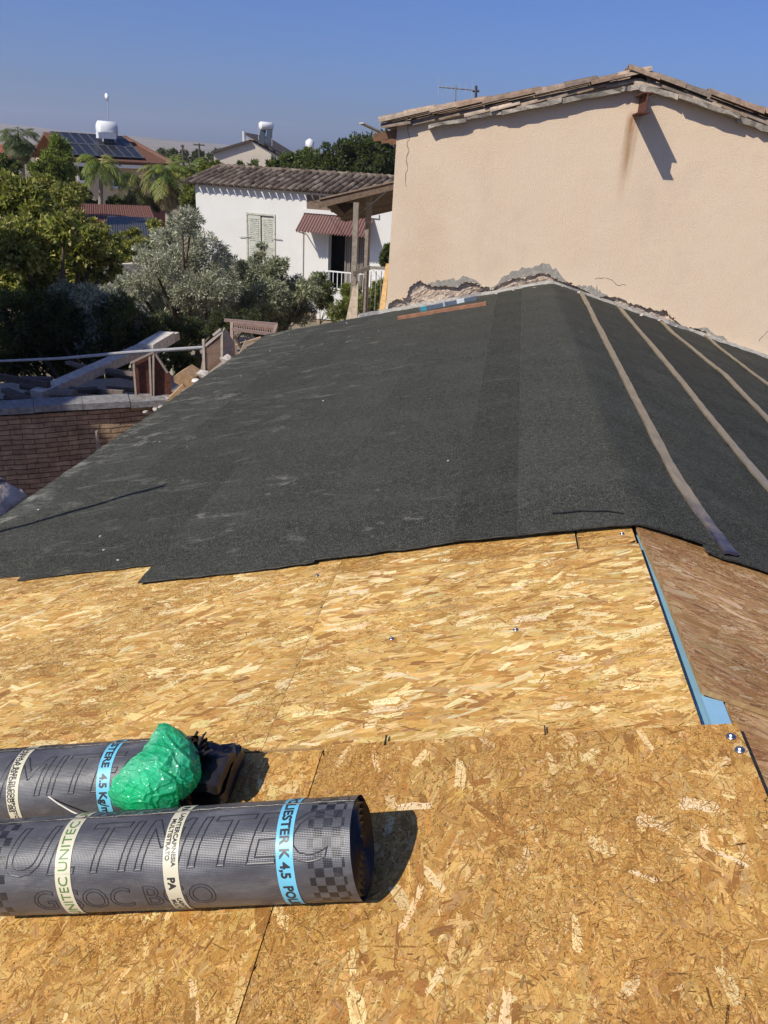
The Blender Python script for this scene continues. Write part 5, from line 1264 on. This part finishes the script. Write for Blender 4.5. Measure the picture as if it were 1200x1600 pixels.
skin('shirt', [vs[i] for i in (0, 1, 2, 5, 6, 8, 9)], [(0, 1), (1, 2), (2, 3), (3, 4), (2, 5), (5, 6)], [.21, .24, .235, .13, .075, .12, .075], M_SHIRT, pe)
skin('trousers', [vs[i] for i in (0, 11, 12, 15, 13, 14, 16)], [(0, 1), (1, 2), (2, 3), (0, 4), (4, 5), (5, 6)], [.165, .105, .078, .065, .105, .078, .065], M_TROU, pe)
b = MB(); hd = np.array(vs[4])
b.tube([hd+np.array([-.01, 0, .10]), hd+np.array([0, 0, .085]), hd+np.array([.005, 0, .03]), hd+np.array([.0, 0, -.02])], [.05, .095, .112, .108], 18, (.05, .04, .035)); obj('cap', b, M_METAL, pe, True)
# strap over the shoulder
rows = [[np.array(vs[2])+np.array([dx_+.03*math.sin(q), math.sin(q)*.33, math.cos(q)*.33]) for q in np.linspace(0, 2*math.pi, 49)] for dx_ in (.03, .045, .06)]
b = MB(); b.grid(rows); so = obj('strap', b, simple('black_webbing', (.02, .02, .022)), pe, True)
md = so.modifiers.new('w', 'SHRINKWRAP'); md.target = [c for c in pe.children if c.name.startswith('shirt')][0]; md.wrap_method = 'NEAREST_SURFACEPOINT'; md.wrap_mode = 'OUTSIDE_SURFACE'; md.offset = .006
b = MB(); b.box((sc[0]-.9, sc[1]-1.2, sc[2]-1.39), (sc[0]+.02, sc[1]+.6, sc[2]-1.34), (.4, .3, .2)); sf = thing('scaffold', 'scaffold platform the worker stands on', 'scaffold', (sc[0]-.4, sc[1]-.3, 0)); obj('platform', b, M_WOOD, sf)
for dx in (-.85, -.03):
    for dy in (-1.15, .55): b = MB(); b.tube([(sc[0]+dx, sc[1]+dy, 0), (sc[0]+dx, sc[1]+dy, sc[2]-1.392)], .024, 8, (.35, .35, .36)); obj('leg', b, M_METAL, sf)

# ================================================================ VEGETATION
GREEN = [(.08, .115, .022), (.11, .145, .028), (.15, .18, .035), (.06, .085, .02), (.20, .21, .04), (.26, .24, .06)]
CITR = [(.15, .175, .03), (.22, .24, .045), (.32, .33, .07), (.42, .39, .10), (.09, .11, .025), (.52, .45, .17)]
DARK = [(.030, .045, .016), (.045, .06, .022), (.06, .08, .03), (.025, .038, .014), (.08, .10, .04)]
OLIV = [(.36, .37, .25), (.46, .46, .32), (.26, .28, .18), (.56, .56, .42), (.18, .20, .12), (.40, .40, .24)]
def leaves(centres, radii, n, L, Wd, pal, seed, droop=0.0, shell=.45):
    g = np.random.default_rng(seed); C_ = np.array(centres, float); Rr = np.array(radii, float); pr_ = Rr**2; pr_ = pr_/pr_.sum()
    # second-level tufts give uneven outlines and gaps
    nt_ = max(12, n//38); k_ = g.choice(len(C_), nt_, p=pr_); d_ = g.normal(0, 1, (nt_, 3)); d_ /= np.linalg.norm(d_, axis=1, keepdims=True)
    tc = C_[k_]+d_*(Rr[k_]*g.random(nt_)**shell)[:, None]*np.array([1, 1, .9]); tr = Rr[k_]*g.uniform(.10, .30, nt_)
    m = g.integers(0, nt_, n); d2 = g.normal(0, 1, (n, 3)); d2 /= np.linalg.norm(d2, axis=1, keepdims=True)
    p = tc[m]+d2*(tr[m]*g.random(n)**.4)[:, None]
    out = d_[m]; ax_ = d2*.8+out*.5+g.normal(0, .45, (n, 3)); ax_[:, 2] -= droop; ax_ /= np.linalg.norm(ax_, axis=1, keepdims=True)
    sd2 = np.cross(ax_, g.normal(0, 1, (n, 3))+out*1.2); sd2 /= np.linalg.norm(sd2, axis=1, keepdims=True)
    ls = L*g.uniform(.6, 1.3, n)[:, None]; ws = Wd*g.uniform(.7, 1.2, n)[:, None]
    V_ = np.stack([p, p+ax_*ls*.45+sd2*ws*.5, p+ax_*ls, p+ax_*ls*.45-sd2*ws*.5], 1).reshape(-1, 3)
    F_ = np.arange(n*4, dtype=np.int32).reshape(n, 4)
    tone = g.uniform(.65, 1.3, nt_); c = np.array(pal)[g.integers(0, len(pal), n)]*tone[m][:, None]*g.uniform(.75, 1.25, (n, 1))
    return V_, F_, c
def tree(name, label, clumps, D, n, L, Wd, pal, seed, trunk=None, mat=M_LEAF, cat='tree', group=None, spread=.9, droop=0.0, bark=M_BARK, tr=.16, shell=.45):
    """clumps: (px, py, rpx[, dD])"""
    g = np.random.default_rng(seed); C_, Rr = [], []
    for c in clumps:
        dd = D+(c[3] if len(c) > 3 else g.uniform(-1, 1)*spread); C_.append(at(c[0], c[1], dd)); Rr.append(c[2]*dd/1330)
    mx = np.mean([c[0] for c in C_]); my = np.mean([c[1] for c in C_])
    if trunk is not None: q = at(*trunk, D); mx, my = q[0], q[1]
    t_ = thing(name, label, cat, (mx, my, 0), group)
    V_, F_, c = leaves(C_, Rr, n, L, Wd, pal, seed, droop, shell); mk('crown', V_, F_, mat, t_, False, c)
    b_ = MB(); zt_2 = np.mean([c_2[2] for c_2 in C_]); fork = np.array([mx, my, max(.4, zt_2*.45)])
    b_.tube([(mx, my, 0), (mx+.05, my, fork[2]*.5), fork], [tr, tr*.85, tr*.7], 8); obj('trunk', b_, bark, t_, True)
    b_ = MB()
    for q in C_:
        mid = fork*.5+q*.5+g.normal(0, .12, 3); b_.tube([fork, mid, q], [tr*.5, tr*.3, tr*.08], 6)
    obj('limb', b_, bark, t_, True); return t_
tree('citrus_tree', 'broad yellow-green leafy tree filling the left edge', [(40, 325, 34), (75, 345, 26), (25, 385, 40), (85, 400, 36), (130, 385, 30), (60, 440, 36), (118, 430, 32), (165, 415, 22), (12, 300, 26), (100, 360, 22), (10, 445, 32), (45, 300, 16), (150, 370, 14), (90, 450, 26), (60, 370, 30)], 14, 34000, .095, .05, CITR, 1, spread=1.3, shell=.35)
tree('shade_tree', 'dark leafy tree in shade above the mud-brick wall', [(20, 500, 50), (80, 500, 48), (140, 500, 46), (190, 500, 42), (40, 550, 46), (110, 550, 44), (170, 545, 40), (230, 530, 36), (10, 575, 36), (280, 545, 24), (240, 575, 30), (290, 565, 22), (200, 585, 28)], 13.2, 36000, .07, .034, DARK, 2, spread=.7)  # lowest dark clumps added to stand in for shade over lit ground
tree('olive_tree', 'silvery grey-green olive tree in the middle of the yard', [(285, 352, 22), (300, 345, 18), (262, 380, 26), (310, 385, 30), (238, 415, 26), (280, 415, 34), (330, 420, 30), (345, 445, 34), (255, 440, 34), (300, 455, 36), (215, 450, 26), (265, 485, 36), (320, 490, 38), (195, 440, 20), (300, 332, 10), (360, 480, 34), (345, 395, 18), (222, 392, 12), (180, 462, 22), (160, 480, 24)], 18, 52000, .09, .019, OLIV, 3, mat=M_OLEAF, spread=1.1, shell=.38)
tree('olive_tree', 'olive tree with denser foliage before the white house shutters', [(395, 430, 26), (425, 425, 24), (378, 455, 30), (420, 465, 34), (455, 455, 28), (482, 455, 20), (402, 402, 12), (365, 420, 20), (470, 485, 26), (430, 495, 28), (494, 440, 11), (440, 415, 12), (390, 490, 28), (350, 470, 24), (410, 385, 7)], 19, 40000, .09, .022, [(.26, .28, .15), (.34, .35, .20), (.19, .21, .11), (.43, .43, .28), (.13, .15, .08)], 4, mat=M_OLEAF, spread=.9, shell=.38)
tree('olive_tree', 'lower silvery olive bush half in shade left of the olive trees', [(140, 470, 28), (170, 500, 32), (120, 500, 26), (200, 500, 30), (150, 530, 28), (215, 530, 26), (100, 455, 18), (185, 475, 20)], 12.9, 20000, .08, .02, OLIV, 33, mat=M_OLEAF, spread=.3, shell=.38)
tree('shrub', 'dark dense shrub between the olive trees and the roof edge', [(250, 520, 34), (300, 520, 30), (345, 510, 28), (390, 505, 24), (200, 530, 30)], 16, 14000, .06, .03, [(.05, .06, .035), (.08, .09, .05), (.035, .045, .022)], 5, cat='shrub', spread=.5)
tree('fig_tree', 'dark green tree rising behind the white house roof', [(560, 240, 32), (600, 238, 32), (528, 250, 28), (575, 268, 30), (540, 272, 28), (610, 270, 30), (640, 250, 30), (500, 262, 24)], 42, 26000, .19, .10, DARK+[(.10, .12, .05)], 6, spread=1.6)
tree('leafy_tree', 'mid green tree left of the dark one behind the tiles', [(482, 252, 20), (455, 258, 17), (468, 272, 18), (498, 272, 20), (430, 262, 12), (400, 262, 9), (378, 260, 7)], 44, 11000, .20, .11, [(.07, .095, .03), (.10, .13, .045), (.05, .07, .025), (.14, .17, .06)], 7, spread=1.0)
tree('columnar_tree', 'tall narrow dark green tree at the left below the hills', [(92, 222, 12), (95, 240, 16), (82, 255, 18), (98, 262, 16), (75, 275, 18), (95, 285, 20), (70, 298, 22), (60, 265, 12)], 34, 16000, .16, .05, [(.12, .165, .03), (.17, .22, .04), (.24, .27, .06), (.08, .11, .025)], 8, spread=.8, shell=.35)
tree('leafy_tree', 'yellowing tree below the columnar one', [(70, 300, 26), (100, 310, 22), (50, 320, 26), (120, 300, 14), (85, 330, 24)], 27, 14000, .12, .06, CITR+[(.26, .20, .05)], 9, spread=.8)
tree('leafy_tree', 'yellow-green tree beneath the sheds', [(190, 385, 20), (215, 390, 18), (160, 372, 20), (175, 400, 22), (232, 385, 14), (120, 338, 13), (238, 352, 12), (208, 366, 11), (150, 352, 8)], 24, 11000, .10, .05, CITR, 10, spread=.7)
tree('leafy_tree', 'dark tree at the left edge beside the red-roofed house', [(5, 265, 20), (10, 320, 22), (0, 340, 28), (22, 345, 18)], 32, 9000, .15, .07, DARK, 11, spread=.7)
tree('shrub', 'yellow-green weeds growing beside the porch railing', [(538, 478, 16), (548, 455, 14), (525, 490, 14), (560, 475, 16), (586, 465, 15), (596, 450, 12), (578, 485, 12)], 21, 9000, .14, .02, [(.24, .26, .06), (.22, .23, .07), (.11, .13, .03)], 12, cat='weeds', spread=.6, tr=.03)
tree('shrub', 'small dark climber against the white wall by the gable corner', [(603, 398, 8), (601, 410, 7), (606, 388, 6)], 28, 1800, .12, .06, [(.06, .08, .03), (.10, .12, .04)], 13, cat='shrub', spread=.3, tr=.03)
tree('shrub', 'leafy growth hiding the low porch of the white house', [(500, 440, 15), (512, 452, 13), (488, 452, 16), (505, 470, 16)], 24, 7000, .09, .04, [(.12, .14, .06), (.07, .09, .03), (.18, .19, .09)], 14, cat='shrub', spread=.4, tr=.03)
tree('hedge', 'row of clipped dark shrubs before the yellow house', [(132, 308, 10), (128, 318, 10), (180, 318, 10), (205, 318, 12), (150, 322, 8), (260, 312, 12), (240, 318, 12)], 49, 7000, .2, .1, [(.04, .06, .02), (.07, .09, .03)], 15, cat='hedge', spread=.5, tr=.05)
tree('leafy_tree', 'low green tree between the palms and the white house', [(325, 268, 14), (310, 290, 16), (335, 285, 12), (300, 310, 18), (340, 262, 8)], 44, 8000, .2, .09, GREEN, 16, spread=.8)
tree('distant_trees', 'band of distant trees at the foot of the hills', [(x, 236+x*.02+(x % 7), 7+x % 4) for x in range(-20, 620, 11)], 150, 16000, .6, .3, [(.06, .075, .035), (.09, .10, .05), (.05, .06, .03)], 17, spread=15, tr=.05)
def palm(label, px, py, pyb, D, nf, L, lean, pal, seed, droop=1.0, group='palms in front of the yellow house', fan=False, skirt=0, tr=.14, pxb=None):
    g = np.random.default_rng(seed); c = at(px, py, D); base_ = at(px if pxb is None else pxb, pyb, D); base_[2] = 0
    t_ = thing('palm_tree', label, 'palm', (base_[0], base_[1], 0), group)
    b_ = MB(); b_.tube([base_+(c-base_)*q for q in np.linspace(0, 1, 7)], [tr*1.25, tr, tr*.95, tr*.9, tr*.85, tr*.8, tr*.6], 10); obj('trunk', b_, M_PBARK, t_, True)
    VV, CC = [], []
    for i in range(nf+skirt):
        dead = i >= nf; az = g.uniform(0, 2*math.pi); el = g.uniform(-.1, 1.25) if not dead else g.uniform(-1.3, -.5)
        if not dead: el = el
        l_ = L*g.uniform(.75, 1.1); d0 = np.array([math.cos(az)*math.cos(el), math.sin(az)*math.cos(el), math.sin(el)]); pts = []; p = c.copy(); d_ = d0.copy(); K = 14
        for k_ in range(K): pts.append(p.copy()); p = p+d_*l_/K; d_ = d_+np.array([0, 0, -.13*droop]); d_ /= np.linalg.norm(d_)
        cc = np.array(pal[g.integers(len(pal))])*g.uniform(.7, 1.3) if not dead else np.array((.26, .19, .11))*g.uniform(.6, 1.1)
        sd2 = np.cross(d0, Z); sd2 /= np.linalg.norm(sd2)+1e-6
        for k_ in range(K-1):
            q0_, q1_ = pts[k_], pts[k_+1]; VV.append([q0_-sd2*.02, q1_-sd2*.015, q1_+sd2*.015, q0_+sd2*.02]); CC.append(cc*.8)
            if k_ < (6 if fan else 1): continue
            for s in (-1, 1):
                for h_ in (0, .5):
                    o_ = q0_*(1-h_)+q1_*h_; fw = q1_-q0_; fw = fw/np.linalg.norm(fw); ll = (l_*.26 if not fan else l_*.4)*math.sin((k_+1)/K*math.pi*.9+.3)
                    tip = o_+(sd2*s*.8+fw*.6+np.array([0, 0, -.45*droop*g.uniform(.4, 1.4)]))*ll
                    m_ = (o_+tip)/2; wv2 = fw*.035*L/2.2; VV.append([o_, m_+wv2, tip, m_-wv2]); CC.append(cc*g.uniform(.7, 1.3))
    V_ = np.array(VV).reshape(-1, 3); mk('crown', V_, np.arange(len(V_), dtype=np.int32).reshape(-1, 4), M_LEAF, t_, False, np.array(CC)); return t_
PG = [(.14, .19, .03), (.20, .24, .045), (.09, .13, .025), (.27, .27, .07)]
palm('palm with a tall pale crownshaft left of the yellow wall', 105, 254, 328, 48, 14, 1.7, 0, [(.16, .17, .04), (.22, .19, .05), (.10, .13, .03)], 1, 1.3)
palm('large palm in front of the yellow house windows', 158, 258, 335, 47, 20, 2.0, 0, PG, 2, 1.5, pxb=150)
palm('palm with drooping dry fronds before the yellow house', 218, 283, 335, 48, 16, 2.1, 0, PG+[(.2, .16, .08)], 3, 2.0, skirt=14)
palm('bushy palm with a brown skirt at the right of the yellow house', 262, 272, 340, 46, 30, 1.9, 0, PG, 4, 1.2, skirt=40, tr=.22)
palm('full green palm beside the white house corner', 298, 272, 335, 47, 30, 1.9, 0, PG, 5, 1.1)
palm('fan palm on a shaggy trunk at the far left', 30, 218, 330, 40, 60, 1.05, 0, [(.05, .08, .03), (.08, .11, .04), (.10, .13, .05)], 6, 1.2, 'palms in front of the yellow house', True, 26, .2)

# ================================================================ HAZE
b = MB(); b.box((-3800, -200, -6), (3800, 3900, 130)); hz = obj('haze', b, bpy.data.materials.new('haze_air'))
hm = hz.data.materials[0]; hm.use_nodes = True; hn = hm.node_tree; hn.nodes.remove(hn.nodes['Principled BSDF'])
pvv = hn.nodes.new('ShaderNodeVolumePrincipled'); pvv.inputs['Color'].default_value = (.82, .88, 1.0, 1); pvv.inputs['Density'].default_value = .00028; pvv.inputs['Anisotropy'].default_value = .2
hn.links.new(pvv.outputs[0], hn.nodes['Material Output'].inputs['Volume']); tag(hz, kind='stuff')
